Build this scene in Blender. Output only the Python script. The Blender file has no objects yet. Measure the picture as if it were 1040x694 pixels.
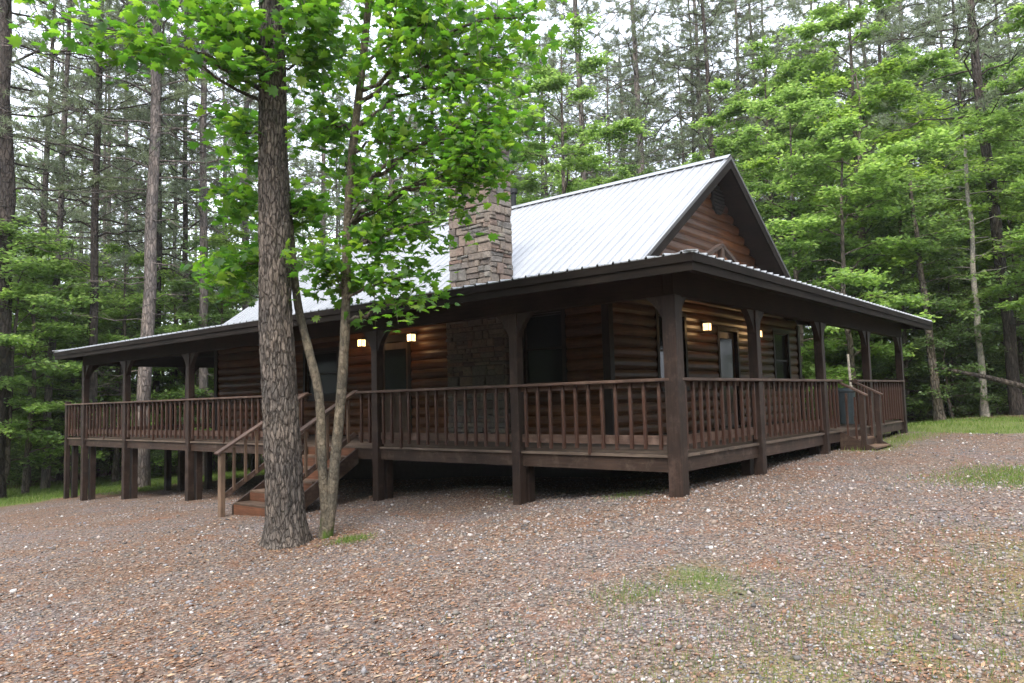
import bpy, math, random
import numpy as np
from mathutils import Vector, Matrix, noise
R = math.radians
rng = np.random.default_rng(11); random.seed(5)
S = bpy.context.scene
COL = S.collection

# ------------------------------------------------------------------ camera
F_PX, CAM = 766.5, np.array([-8.449, -4.419, 0.727])
YAW, PITCH, ROLL = 0.6924, 0.0773, -0.0266
_f = np.array([math.cos(YAW), math.sin(YAW), 0]); _r = np.array([math.sin(YAW), -math.cos(YAW), 0]); _u = np.array([0, 0, 1.])
_f2 = _f*math.cos(PITCH)+_u*math.sin(PITCH); _u2 = -_f*math.sin(PITCH)+_u*math.cos(PITCH)
_r3 = _r*math.cos(ROLL)+_u2*math.sin(ROLL); _u3 = -_r*math.sin(ROLL)+_u2*math.cos(ROLL)
cd = bpy.data.cameras.new('camera'); cam = bpy.data.objects.new('camera', cd); COL.objects.link(cam)
cd.sensor_width = 36; cd.lens = F_PX/1040*36; cd.clip_start = .1; cd.clip_end = 3000
M = Matrix.Identity(4)
for i in range(3):
    M[i][0] = _r3[i]; M[i][1] = _u3[i]; M[i][2] = -_f2[i]; M[i][3] = CAM[i]
cam.matrix_world = M
S.camera = cam
def ray(px, py): return _f2+_r3*(px-520)/F_PX-_u3*(py-347)/F_PX
def at(px, py, d): return CAM+ray(px, py)*d

# ------------------------------------------------------------------ light
S.view_settings.view_transform = 'Standard'; S.view_settings.look = 'None'
S.view_settings.gamma = 1; S.view_settings.exposure = 1.58; S.view_settings.use_curve_mapping = False
W = bpy.data.worlds.new('World'); S.world = W; W.use_nodes = True
nt = W.node_tree; nt.nodes.clear()
sky = nt.nodes.new('ShaderNodeTexSky'); sky.sky_type = 'NISHITA'; sky.sun_disc = False
SUN_EL, SUN_AZ = R(53), R(243)
sky.sun_elevation = SUN_EL; sky.sun_rotation = SUN_AZ; sky.altitude = 100; sky.air_density = 1.0; sky.dust_density = 4.5; sky.ozone_density = 1.0
bg = nt.nodes.new('ShaderNodeBackground'); bg.inputs[1].default_value = .15
wo = nt.nodes.new('ShaderNodeOutputWorld')
# thin even cloud cover over the blue
_tc = nt.nodes.new('ShaderNodeTexCoord'); _nz = nt.nodes.new('ShaderNodeTexNoise'); _nz.inputs['Scale'].default_value = 2.2; _nz.inputs['Detail'].default_value = 6
_rp = nt.nodes.new('ShaderNodeValToRGB'); _rp.color_ramp.elements[0].position = .35; _rp.color_ramp.elements[0].color = (.6, .6, .6, 1); _rp.color_ramp.elements[1].position = .6; _rp.color_ramp.elements[1].color = (.93, .93, .93, 1)
_mx = nt.nodes.new('ShaderNodeMix'); _mx.data_type = 'RGBA'; _mx.inputs[7].default_value = (6.7, 7.15, 8.1, 1)
nt.links.new(_tc.outputs['Generated'], _nz.inputs[0]); nt.links.new(_nz.outputs[0], _rp.inputs[0]); nt.links.new(_rp.outputs[0], _mx.inputs[0])
nt.links.new(sky.outputs[0], _mx.inputs[6]); nt.links.new(_mx.outputs[2], bg.inputs[0]); nt.links.new(bg.outputs[0], wo.inputs[0])
sl = bpy.data.lights.new('sun', 'SUN'); sl.energy = 1.5; sl.angle = R(28); sl.color = (1, .97, .92)
so = bpy.data.objects.new('sun', sl); COL.objects.link(so)
sd = Vector((math.sin(SUN_AZ)*math.cos(SUN_EL), math.cos(SUN_AZ)*math.cos(SUN_EL), math.sin(SUN_EL)))
so.rotation_euler = sd.to_track_quat('Z', 'Y').to_euler()
S.cycles.max_bounces = 8; S.cycles.transmission_bounces = 6; S.cycles.transparent_max_bounces = 6
S.cycles.diffuse_bounces = 6; S.cycles.glossy_bounces = 2
S.cycles.use_denoising = True
S.cycles.sample_clamp_indirect = 6

# ------------------------------------------------------------------ object helpers
def tag(o, label=None, cat=None, group=None, kind=None):
    if label: o['label'] = label
    if cat: o['category'] = cat
    if group: o['group'] = group
    if kind: o['kind'] = kind
    return o
def empty(name, loc=(0, 0, 0)):
    o = bpy.data.objects.new(name, None); COL.objects.link(o); o.location = loc; o.empty_display_size = .2
    return o
class MB:
    def __init__(s): s.v = []; s.f = []
    def add(s, vs, fs):
        n = len(s.v); s.v.extend([tuple(map(float, v)) for v in vs]); s.f.extend([tuple(i+n for i in f) for f in fs])
    def box(s, x0, x1, y0, y1, z0, z1):
        s.add([(x0, y0, z0), (x1, y0, z0), (x1, y1, z0), (x0, y1, z0), (x0, y0, z1), (x1, y0, z1), (x1, y1, z1), (x0, y1, z1)],
              [(0, 3, 2, 1), (4, 5, 6, 7), (0, 1, 5, 4), (1, 2, 6, 5), (2, 3, 7, 6), (3, 0, 4, 7)])
    def bar(s, a, b, w, h, up=(0, 0, 1)):
        a = Vector(a); b = Vector(b); d = (b-a).normalized(); up = Vector(up)
        sx = d.cross(up)
        if sx.length < 1e-5: sx = d.cross(Vector((1, 0, 0)))
        sx.normalize(); uy = sx.cross(d).normalized()
        vs = []
        for p in (a, b):
            for i, j in ((-1, -1), (1, -1), (1, 1), (-1, 1)): vs.append(p+sx*i*w/2+uy*j*h/2)
        s.add(vs, [(0, 1, 2, 3), (7, 6, 5, 4), (0, 4, 5, 1), (1, 5, 6, 2), (2, 6, 7, 3), (3, 7, 4, 0)])
    def prism(s, pts, axis, a, b):
        # pts 2D outline in the two other axes, extruded on axis
        def mk(p, t):
            if axis == 0: return (t, p[0], p[1])
            if axis == 1: return (p[0], t, p[1])
            return (p[0], p[1], t)
        n = len(pts); vs = [mk(p, a) for p in pts]+[mk(p, b) for p in pts]
        s.add(vs, [tuple(range(n)), tuple(range(2*n-1, n-1, -1))]+[(i, i+n, (i+1) % n+n, (i+1) % n) for i in range(n)])
    def tube(s, pts, rad, n=8, cap=True):
        v, f = tube_np(np.array(pts, float), np.array(rad, float), n)
        s.add(v, f.tolist())
        if cap: s.f.append(tuple(len(s.v)-n+i for i in range(n)))
    def build(s, name, mat, parent=None, bevel=0, smooth=False):
        me = bpy.data.meshes.new(name); me.from_pydata(s.v, [], s.f); me.validate(); me.update()
        import bmesh
        bm = bmesh.new(); bm.from_mesh(me); bmesh.ops.recalc_face_normals(bm, faces=bm.faces)
        if bevel > 0:
            bmesh.ops.bevel(bm, geom=[e for e in bm.edges], offset=bevel, segments=1, affect='EDGES', clamp_overlap=True)
        bm.to_mesh(me); bm.free()
        if smooth: me.shade_smooth()
        me.materials.append(mat)
        o = bpy.data.objects.new(name, me); COL.objects.link(o)
        if parent: o.parent = parent
        return o
def mesh_np(name, V, Fc, mat, parent=None, smooth=False, attrs=None):
    me = bpy.data.meshes.new(name)
    V = np.ascontiguousarray(V, dtype=np.float32); Fc = np.ascontiguousarray(Fc, dtype=np.int32)
    k = Fc.shape[1]
    me.vertices.add(len(V)); me.vertices.foreach_set('co', V.ravel())
    me.loops.add(Fc.size); me.loops.foreach_set('vertex_index', Fc.ravel())
    me.polygons.add(len(Fc)); me.polygons.foreach_set('loop_start', np.arange(0, Fc.size, k, dtype=np.int32))
    try: me.polygons.foreach_set('loop_total', np.full(len(Fc), k, dtype=np.int32))
    except Exception: pass
    me.update(calc_edges=True)
    if attrs:
        for an, av in attrs.items():
            a = me.attributes.new(an, 'FLOAT', 'POINT'); a.data.foreach_set('value', av.astype(np.float32))
    if smooth: me.shade_smooth()
    if isinstance(mat, (list, tuple)):
        for m_ in mat: me.materials.append(m_)
    else: me.materials.append(mat)
    o = bpy.data.objects.new(name, me); COL.objects.link(o)
    if parent: o.parent = parent
    return o
def tube_np(P, Rr, n=6):
    m = len(P); T = np.gradient(P, axis=0); T /= np.linalg.norm(T, axis=1)[:, None]+1e-9
    ref = np.where(abs(T[:, 2:3]) > .9, np.array([[1., 0, 0]]), np.array([[0, 0, 1.]]))
    if abs(T[:, 2]).mean() > .6: ref = np.tile([[1., 0, 0]], (m, 1))
    else: ref = np.tile([[0, 0, 1.]], (m, 1))
    A = np.cross(T, ref); A /= np.linalg.norm(A, axis=1)[:, None]+1e-9; B = np.cross(T, A)
    ang = np.arange(n)*2*np.pi/n
    V = P[:, None]+Rr[:, None, None]*(A[:, None]*np.cos(ang)[None, :, None]+B[:, None]*np.sin(ang)[None, :, None])
    i = np.arange(m-1)[:, None]*n; j = np.arange(n)[None]; j2 = (j+1) % n
    Fq = np.stack([i+j, i+j2, i+n+j2, i+n+j], -1).reshape(-1, 4)
    return V.reshape(-1, 3), Fq
class NB:   # accumulates quads quickly
    def __init__(s): s.V = []; s.F = []; s.n = 0
    def add(s, V, Fc): s.V.append(V); s.F.append(Fc+s.n); s.n += len(V)
    def tube(s, P, Rr, n=5): s.add(*tube_np(np.array(P, float), np.array(Rr, float), n))
    def build(s, name, mat, parent=None, smooth=True): return mesh_np(name, np.concatenate(s.V), np.concatenate(s.F), mat, parent, smooth)

# ------------------------------------------------------------------ material helpers
def mat(name):
    m = bpy.data.materials.new(name); m.use_nodes = True; t = m.node_tree; t.nodes.clear()
    o = t.nodes.new('ShaderNodeOutputMaterial'); b = t.nodes.new('ShaderNodeBsdfPrincipled')
    t.links.new(b.outputs[0], o.inputs[0]); return m, t, b, o
def N(t, typ, **kw):
    n = t.nodes.new('ShaderNode'+typ)
    for k, v in kw.items():
        if k.startswith('i_'):
            key = k[2:]; n.inputs[int(key) if key.isdigit() else key].default_value = v
        else: setattr(n, k, v)
    return n
def ramp(t, fac, stops, interp='LINEAR'):
    r = t.nodes.new('ShaderNodeValToRGB'); r.color_ramp.interpolation = interp; e = r.color_ramp.elements
    while len(e) < len(stops): e.new(.5)
    for k, (p, c) in enumerate(stops):
        e[k].position = p; e[k].color = (*c, 1) if len(c) == 3 else c
    t.links.new(fac, r.inputs[0]); return r.outputs[0]
def coords(t, scale=(1, 1, 1), obj=True, rot=(0, 0, 0)):
    tc = t.nodes.new('ShaderNodeTexCoord'); mp = t.nodes.new('ShaderNodeMapping')
    mp.inputs['Scale'].default_value = scale; mp.inputs['Rotation'].default_value = rot
    t.links.new(tc.outputs['Object' if obj else 'Generated'], mp.inputs[0]); return mp.outputs[0]
def bump(t, b, h, strength=.5, dist=.02):
    n = t.nodes.new('ShaderNodeBump'); n.inputs['Strength'].default_value = strength; n.inputs['Distance'].default_value = dist
    t.links.new(h, n.inputs['Height']); t.links.new(n.outputs[0], b.inputs['Normal']); return n
def mixc(t, fac, a, b, mode='MIX'):
    n = t.nodes.new('ShaderNodeMix'); n.data_type = 'RGBA'; n.blend_type = mode
    for s, v in ((0, fac), (6, a), (7, b)):
        if hasattr(v, 'node'): t.links.new(v, n.inputs[s])
        elif s == 0: n.inputs[0].default_value = v
        else: n.inputs[s].default_value = (*v, 1)
    return n.outputs[2]
def math_(t, op, a, b=0):
    n = t.nodes.new('ShaderNodeMath'); n.operation = op
    for s, v in ((0, a), (1, b)):
        if hasattr(v, 'node'): t.links.new(v, n.inputs[s])
        else: n.inputs[s].default_value = v
    return n.outputs[0]

def wood(name, dark, light, axis=2, rough=.6, worn=None, scale=1.0, spec=.25):
    m, t, b, o = mat(name)
    sc = [14*scale]*3; sc[axis] = .9*scale
    c = coords(t, tuple(sc))
    n1 = N(t, 'TexNoise', i_Scale=3.0, i_Detail=8.0, i_Roughness=.62); t.links.new(c, n1.inputs[0])
    c2 = coords(t, (1, 1, 1)); n2 = N(t, 'TexNoise', i_Scale=1.7, i_Detail=5.0, i_Roughness=.6); t.links.new(c2, n2.inputs[0])
    col = ramp(t, n1.outputs[0], [(.3, dark), (.7, light)])
    f2 = ramp(t, n2.outputs[0], [(.35, (.62, .62, .62)), (.65, (1.15, 1.12, 1.1))])
    col = mixc(t, 1.0, col, f2, 'MULTIPLY')
    ri = N(t, 'NewGeometry'); rr = ramp(t, ri.outputs['Random Per Island'], [(0, (.72, .72, .72)), (1, (1.25, 1.22, 1.18))])
    col = mixc(t, 1.0, col, rr, 'MULTIPLY')
    if worn:
        n3 = N(t, 'TexNoise', i_Scale=5.0, i_Detail=6.0, i_Roughness=.7); t.links.new(c2, n3.inputs[0])
        wf = ramp(t, n3.outputs[0], [(.52, (0, 0, 0)), (.7, (.8, .8, .8))])
        col = mixc(t, wf, col, worn)
    t.links.new(col, b.inputs['Base Color']); b.inputs['Roughness'].default_value = rough
    b.inputs['Specular IOR Level'].default_value = spec
    bump(t, b, n1.outputs[0], .35, .006)
    return m
M_post = wood('dark_stained_post', (.014, .0085, .0062), (.034, .021, .0155), 2, .6, worn=(.07, .044, .034))
M_rimx = wood('dark_stained_rim_x', (.026, .015, .0105), (.055, .034, .024), 0, .65, worn=(.1, .07, .052))
M_rimy = wood('dark_stained_rim_y', (.026, .015, .0105), (.055, .034, .024), 1, .65, worn=(.1, .07, .052))
M_railx = wood('weathered_rail_x', (.048, .03, .023), (.1, .064, .049), 0, .55, worn=(.17, .115, .09))
M_raily = wood('weathered_rail_y', (.048, .03, .023), (.1, .064, .049), 1, .55, worn=(.17, .115, .09))
M_bal = wood('red_brown_baluster', (.028, .0135, .0095), (.068, .033, .022), 2, .55, worn=(.12, .078, .06))
M_logx = wood('log_siding_x', (.058, .023, .0095), (.14, .057, .023), 0, .42)
M_logy = wood('log_siding_y', (.058, .023, .0095), (.14, .057, .023), 1, .42)
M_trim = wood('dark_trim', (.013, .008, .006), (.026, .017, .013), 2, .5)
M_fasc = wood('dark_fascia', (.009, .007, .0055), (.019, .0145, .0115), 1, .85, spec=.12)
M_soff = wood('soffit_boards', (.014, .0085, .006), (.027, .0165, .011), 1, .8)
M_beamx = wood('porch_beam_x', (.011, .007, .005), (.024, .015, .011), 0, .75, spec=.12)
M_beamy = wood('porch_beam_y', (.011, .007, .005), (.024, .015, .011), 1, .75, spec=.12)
M_deck = wood('deck_boards', (.07, .05, .038), (.15, .115, .09), 1, .75)
M_step = wood('stair_tread', (.07, .045, .03), (.16, .105, .072), 1, .7)
M_riser = wood('stair_riser', (.085, .036, .02), (.17, .075, .04), 1, .6)
M_door = wood('brown_door', (.06, .04, .028), (.1, .066, .046), 2, .4)

def metal_roof():
    m, t, b, o = mat('galvanised_roof')
    c = coords(t, (1, 1, 1)); n = N(t, 'TexNoise', i_Scale=1.3, i_Detail=6.0, i_Roughness=.65); t.links.new(c, n.inputs[0])
    col = ramp(t, n.outputs[0], [(.3, (.27, .277, .285)), (.7, (.34, .345, .355))])
    t.links.new(col, b.inputs['Base Color']); b.inputs['Metallic'].default_value = .35; b.inputs['Roughness'].default_value = .38
    return m
M_roof = metal_roof()
def flat(name, col, rough=.5, metal=0, spec=None):
    m, t, b, o = mat(name)
    c = coords(t); n = N(t, 'TexNoise', i_Scale=9.0, i_Detail=4.0); t.links.new(c, n.inputs[0])
    k = ramp(t, n.outputs[0], [(.3, tuple(x*.85 for x in col)), (.7, tuple(min(1, x*1.12) for x in col))])
    t.links.new(k, b.inputs['Base Color']); b.inputs['Roughness'].default_value = rough; b.inputs['Metallic'].default_value = metal
    return m
M_mortar = flat('mortar', (.1, .085, .075), .9)
M_black = flat('black_metal', (.02, .02, .021), .45, .6)
M_conc = flat('foundation_block', (.06, .055, .05), .9)
M_vent = flat('louver_brown', (.01, .008, .0065), .8)
M_can = flat('blue_grey_plastic', (.1, .13, .14), .6)
M_dark_interior = flat('window_dark_interior', (.03, .03, .028), .9)
def glass():
    m, t, b, o = mat('dark_window_glass')
    b.inputs['Base Color'].default_value = (.012, .014, .015, 1); b.inputs['Roughness'].default_value = .1
    b.inputs['Specular IOR Level'].default_value = .2
    c = coords(t); n = N(t, 'TexNoise', i_Scale=1.2, i_Detail=1.0); t.links.new(c, n.inputs[0]); bump(t, b, n.outputs[0], .01, .01)
    return m
M_glass = glass()
def lamp_glass():
    m, t, b, o = mat('lit_lantern_glass')
    b.inputs['Base Color'].default_value = (.9, .8, .55, 1)
    b.inputs['Emission Color'].default_value = (1, .68, .3, 1); b.inputs['Emission Strength'].default_value = 1.9
    c = coords(t); n = N(t, 'TexNoise', i_Scale=30.0); t.links.new(c, n.inputs[0])
    k = math_(t, 'MULTIPLY', n.outputs[0], 2.0); t.links.new(k, b.inputs['Emission Strength'])
    return m
M_lamp = lamp_glass()
def stone():
    m, t, b, o = mat('chimney_stone')
    g = N(t, 'NewGeometry')
    base = ramp(t, g.outputs['Random Per Island'], [(0, (.1, .08, .068)), (.2, (.185, .15, .122)), (.4, (.12, .113, .105)), (.55, (.21, .172, .14)), (.7, (.185, .125, .098)), (.85, (.15, .14, .128)), (1, (.235, .2, .16))])
    c = coords(t); n = N(t, 'TexNoise', i_Scale=16.0, i_Detail=9.0, i_Roughness=.7); t.links.new(c, n.inputs[0])
    k = ramp(t, n.outputs[0], [(.3, (.6, .6, .6)), (.7, (1.3, 1.27, 1.22))])
    t.links.new(mixc(t, 1.0, base, k, 'MULTIPLY'), b.inputs['Base Color']); b.inputs['Roughness'].default_value = .9
    bump(t, b, n.outputs[0], .9, .03); return m
M_stone = stone()

def bark(name, plate, ridge, fissure, sx=9.0, sz=2.2, moss=0.0, bs=1.0, dist=.03, crack=.85):
    m, t, b, o = mat(name)
    c0 = coords(t, (1, 1, 1)); c = coords(t, (sx, sx, sz))
    w0 = N(t, 'TexNoise', i_Scale=.9, i_Detail=5.0, i_Roughness=.7); t.links.new(c, w0.inputs[0])
    cc = mixc(t, .5, c, w0.outputs[1], 'ADD')
    v = N(t, 'TexVoronoi', feature='F1', i_Scale=1.6, i_Randomness=1.0); t.links.new(cc, v.inputs[0])
    v2 = N(t, 'TexVoronoi', feature='DISTANCE_TO_EDGE', i_Scale=1.6); t.links.new(cc, v2.inputs[0])
    n = N(t, 'TexNoise', i_Scale=2.6, i_Detail=10.0, i_Roughness=.75); t.links.new(cc, n.inputs[0])
    nb_ = N(t, 'TexNoise', i_Scale=1.5, i_Detail=4.0); t.links.new(c0, nb_.inputs[0])
    colA = mixc(t, ramp(t, n.outputs[0], [(.38, (0, 0, 0)), (.62, (1, 1, 1))]), plate, ridge)
    sepc = N(t, 'SeparateColor'); t.links.new(v.outputs['Color'], sepc.inputs[0])
    colA = mixc(t, 1.0, colA, ramp(t, sepc.outputs[0], [(0, (.7, .7, .7)), (1, (1.25, 1.18, 1.12))]), 'MULTIPLY')
    colA = mixc(t, 1.0, colA, ramp(t, nb_.outputs[0], [(.35, (.75, .76, .78)), (.65, (1.2, 1.15, 1.1))]), 'MULTIPLY')
    crk = ramp(t, math_(t, 'ADD', v2.outputs['Distance'], math_(t, 'MULTIPLY', n.outputs[0], .22)), [(.1, (0, 0, 0)), (.24, (1, 1, 1))])
    inv = math_(t, 'MULTIPLY', math_(t, 'SUBTRACT', 1.0, crk), crack)
    col = mixc(t, inv, colA, fissure)
    if moss > 0:
        tc = t.nodes.new('ShaderNodeTexCoord'); sp = N(t, 'SeparateXYZ'); t.links.new(tc.outputs['Object'], sp.inputs[0])
        mr = ramp(t, sp.outputs[2], [(0.02, (1, 1, 1)), (moss, (0, 0, 0))])
        n5 = N(t, 'TexNoise', i_Scale=4.0, i_Detail=5.0); t.links.new(tc.outputs['Object'], n5.inputs[0])
        mf = mixc(t, 1.0, mr, ramp(t, n5.outputs[0], [(.45, (0, 0, 0)), (.55, (1, 1, 1))]), 'MULTIPLY')
        col = mixc(t, mf, col, (.05, .085, .012))
    t.links.new(col, b.inputs['Base Color']); b.inputs['Roughness'].default_value = .95
    b.inputs['Specular IOR Level'].default_value = .15
    h = math_(t, 'ADD', crk, math_(t, 'MULTIPLY', n.outputs[0], 1.2))
    bump(t, b, h, bs, dist); return m
M_pinebark = bark('pine_bark', (.075, .064, .055), (.2, .178, .158), (.024, .019, .016), 15, 4.2, crack=.75, dist=.02)
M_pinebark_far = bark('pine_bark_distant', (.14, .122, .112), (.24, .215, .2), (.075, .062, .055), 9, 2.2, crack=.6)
M_darkbark = bark('dark_pine_bark', (.055, .046, .041), (.1, .087, .078), (.025, .02, .017), 9, 2.2, crack=.6)
M_smooth = bark('young_tree_bark', (.07, .06, .045), (.19, .17, .13), (.04, .033, .024), 12, 7, moss=.35, bs=.6, dist=.012, crack=.35)
M_hwbark = bark('hardwood_bark', (.12, .1, .08), (.2, .175, .15), (.05, .04, .03), 9, 3)
M_pale = bark('pale_bark', (.26, .24, .21), (.42, .4, .36), (.13, .11, .09), 12, 9, bs=.4, dist=.01, crack=.4)

def leafmat(name, stops, trans=.45, tcol=(.3, .5, .06), objvar=.25, rough=.5, tmul=1.0):
    m, t, b, o = mat(name)
    g = N(t, 'NewGeometry'); col = ramp(t, g.outputs['Random Per Island'], stops)
    oi = N(t, 'ObjectInfo'); ov = ramp(t, oi.outputs['Random'], [(0, (1-objvar, 1-objvar, 1-objvar*.6)), (1, (1+objvar, 1+objvar*.8, 1))])
    col = mixc(t, 1.0, col, ov, 'MULTIPLY')
    t.links.new(col, b.inputs['Base Color']); b.inputs['Roughness'].default_value = rough; b.inputs['Specular IOR Level'].default_value = .35
    tr = N(t, 'BsdfTranslucent'); t.links.new(mixc(t, 1.0, col, tcol, 'MULTIPLY'), tr.inputs[0])
    mx = N(t, 'MixShader'); mx.inputs[0].default_value = trans
    t.links.new(b.outputs[0], mx.inputs[1]); t.links.new(tr.outputs[0], mx.inputs[2]); t.links.new(mx.outputs[0], o.inputs[0])
    return m
M_leaf_near = leafmat('broad_leaf', [(0, (.035, .095, .018)), (.5, (.07, .155, .022)), (.85, (.11, .2, .028)), (1, (.17, .245, .045))], .54, (2.1, 2.25, .95), .0)
M_leaf = leafmat('woodland_leaf', [(0, (.085, .145, .045)), (.6, (.135, .225, .07)), (1, (.23, .32, .13))], .5, (2.1, 2.1, 1.4))
M_leaf_y = leafmat('young_yellow_leaf', [(0, (.1, .17, .035)), (.6, (.16, .26, .06)), (1, (.25, .34, .1))], .5, (2.0, 2.0, 1.2))
M_leaf_far = leafmat('far_leaf', [(0, (.085, .145, .055)), (.6, (.135, .215, .085)), (1, (.19, .27, .13))], .5, (1.6, 1.6, 1.2))
M_needle = leafmat('pine_needle', [(0, (.105, .135, .075)), (.6, (.165, .2, .12)), (1, (.23, .265, .18))], .42, (1.7, 1.7, 1.5), .15, .6)
M_grass = leafmat('grass_blade', [(0, (.07, .13, .02)), (.7, (.13, .2, .035)), (1, (.22, .25, .08))], .35, (1.5, 1.5, 1.0), 0)

# ------------------------------------------------------------------ ground
YK = np.array([-60, -5, 0, 1.3, 2.5, 5.6, 12, 15, 18, 25, 40, 80.]); ZK = np.array([-.25, -.42, -.49, -.62, -.80, -.9, -1.3, -1.48, -1.68, -2.0, -2.5, -3.2])
def ground(x, y):
    x = np.asarray(x, float); y = np.asarray(y, float)
    z = np.interp(y, YK, ZK)
    z = z+np.where(x < 0, .042*np.maximum(x, -14), .016*np.minimum(x, 14)+.004*np.clip(x-14, 0, 30))
    z = z+.025*np.sin(x*.9+y*.4)*np.sin(y*.7-x*.3)+.012*np.sin(x*2.3-y*1.9)
    # low gravel bank along the front of the deck
    z = z+.12*np.exp(-((x-.9)/.7)**2)*np.exp(-((y-4.0)/1.3)**2)
    r = np.hypot(x-CAM[0], y-CAM[1]); z = z+np.clip((r-60)/140, 0, 1)**2*4
    return z
def gz(x, y): return float(ground(x, y))
def sstep(a, b, v): return np.clip((v-a)/(b-a), 0, 1)**2*(3-2*np.clip((v-a)/(b-a), 0, 1))
def vnoise(x, y, s, seed=0):
    r_ = np.random.default_rng(seed); T = r_.random((64, 64)); u = x*s+100; v = y*s+100
    i = np.floor(u).astype(int); j = np.floor(v).astype(int); fu = u-i; fv = v-j; fu = fu*fu*(3-2*fu); fv = fv*fv*(3-2*fv)
    a = T[i % 64, j % 64]; b = T[(i+1) % 64, j % 64]; c = T[i % 64, (j+1) % 64]; d = T[(i+1) % 64, (j+1) % 64]
    return (a*(1-fu)+b*fu)*(1-fv)+(c*(1-fu)+d*fu)*fv
def masks(x, y):
    n = vnoise(x, y, .5, 1)-.5; n2 = vnoise(x, y, 1.7, 2)-.5; n3 = vnoise(x, y, .23, 3)-.5
    yy = y+n*2.0+n2*.8; xx = x+n*1.4+n2*.6
    left = sstep(18.9, 19.8, yy+np.clip(x, -8, 3)*-.02-np.clip(x-0, 0, 3)*-.25)
    left = left*(1-sstep(27, 31, y+n*4))
    right = sstep(11.2, 11.8, xx)*(1-sstep(17.5, 23, x+n*5+n2*2))*(1-sstep(2.5, 5, y))
    back = sstep(12.2, 13.2, xx)*sstep(0, 3, y)*(1-sstep(22, 26, x))
    patch = lambda cx, cy, rx, ry, k=1: k*np.exp(-(((xx-n*1.2-cx)/rx)**2+((yy-n*1.8-cy)/ry)**2))
    small = patch(2.9, -3.2, 1.0, .75, 1.2)*sstep(-.3, .1, n2+n)*.8+.6*sstep(.45, .62, vnoise(x, y, 4.5, 21))*patch(-3.9, -1.6, .3, .2, .5)+patch(-3.35, -1.9, .25, .25, .9)*.7
    edge = sstep(5.5, 7, x)*np.exp(-((y+.35)/.4)**2)*(1-sstep(11, 12, x))*.8
    moss = .95*sstep(.15, .5, vnoise(x, y, 1.3, 7))*sstep(.3, .6, vnoise(x, y, 5.5, 22))*sstep(-2.4, -3.4, y+.25*(x+4))*sstep(-9, -5.5, x)
    grass = np.clip(left+right+back+small+edge, 0, 1)
    litter = np.clip(sstep(27, 30, y+n*4)+sstep(18, 22, x+n*5+n2*2), 0, 1)*(1-.3*grass)
    litter = np.clip(litter+.75*np.exp(-(((x+2.8)/.55)**2+((y-3.65)/.5)**2))*sstep(.3, .6, vnoise(x, y, 4, 31)), 0, 1)
    return grass, litter, np.clip(moss, 0, 1)
def axis_pts(c, lo, hi, fine, span):
    a = list(np.arange(c-span, c+span, fine)); s = fine; v = a[-1]
    while v < hi: s *= 1.12; v += s; a.append(v)
    s = fine; v = a[0]
    while v > lo: s *= 1.12; v -= s; a.insert(0, v)
    return np.array(a)
gx_ = axis_pts(4, -900, 900, .28, 24); gy_ = axis_pts(8, -900, 900, .28, 26)
GX, GY = np.meshgrid(gx_, gy_, indexing='ij'); gxv, gyv = GX.ravel(), GY.ravel()
gr_, li_, mo_ = masks(gxv, gyv)
nx_, ny_ = len(gx_), len(gy_)
ii = np.arange(nx_-1)[:, None]*ny_+np.arange(ny_-1)[None]
GF = np.stack([ii, ii+ny_, ii+ny_+1, ii+1], -1).reshape(-1, 4)
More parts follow.
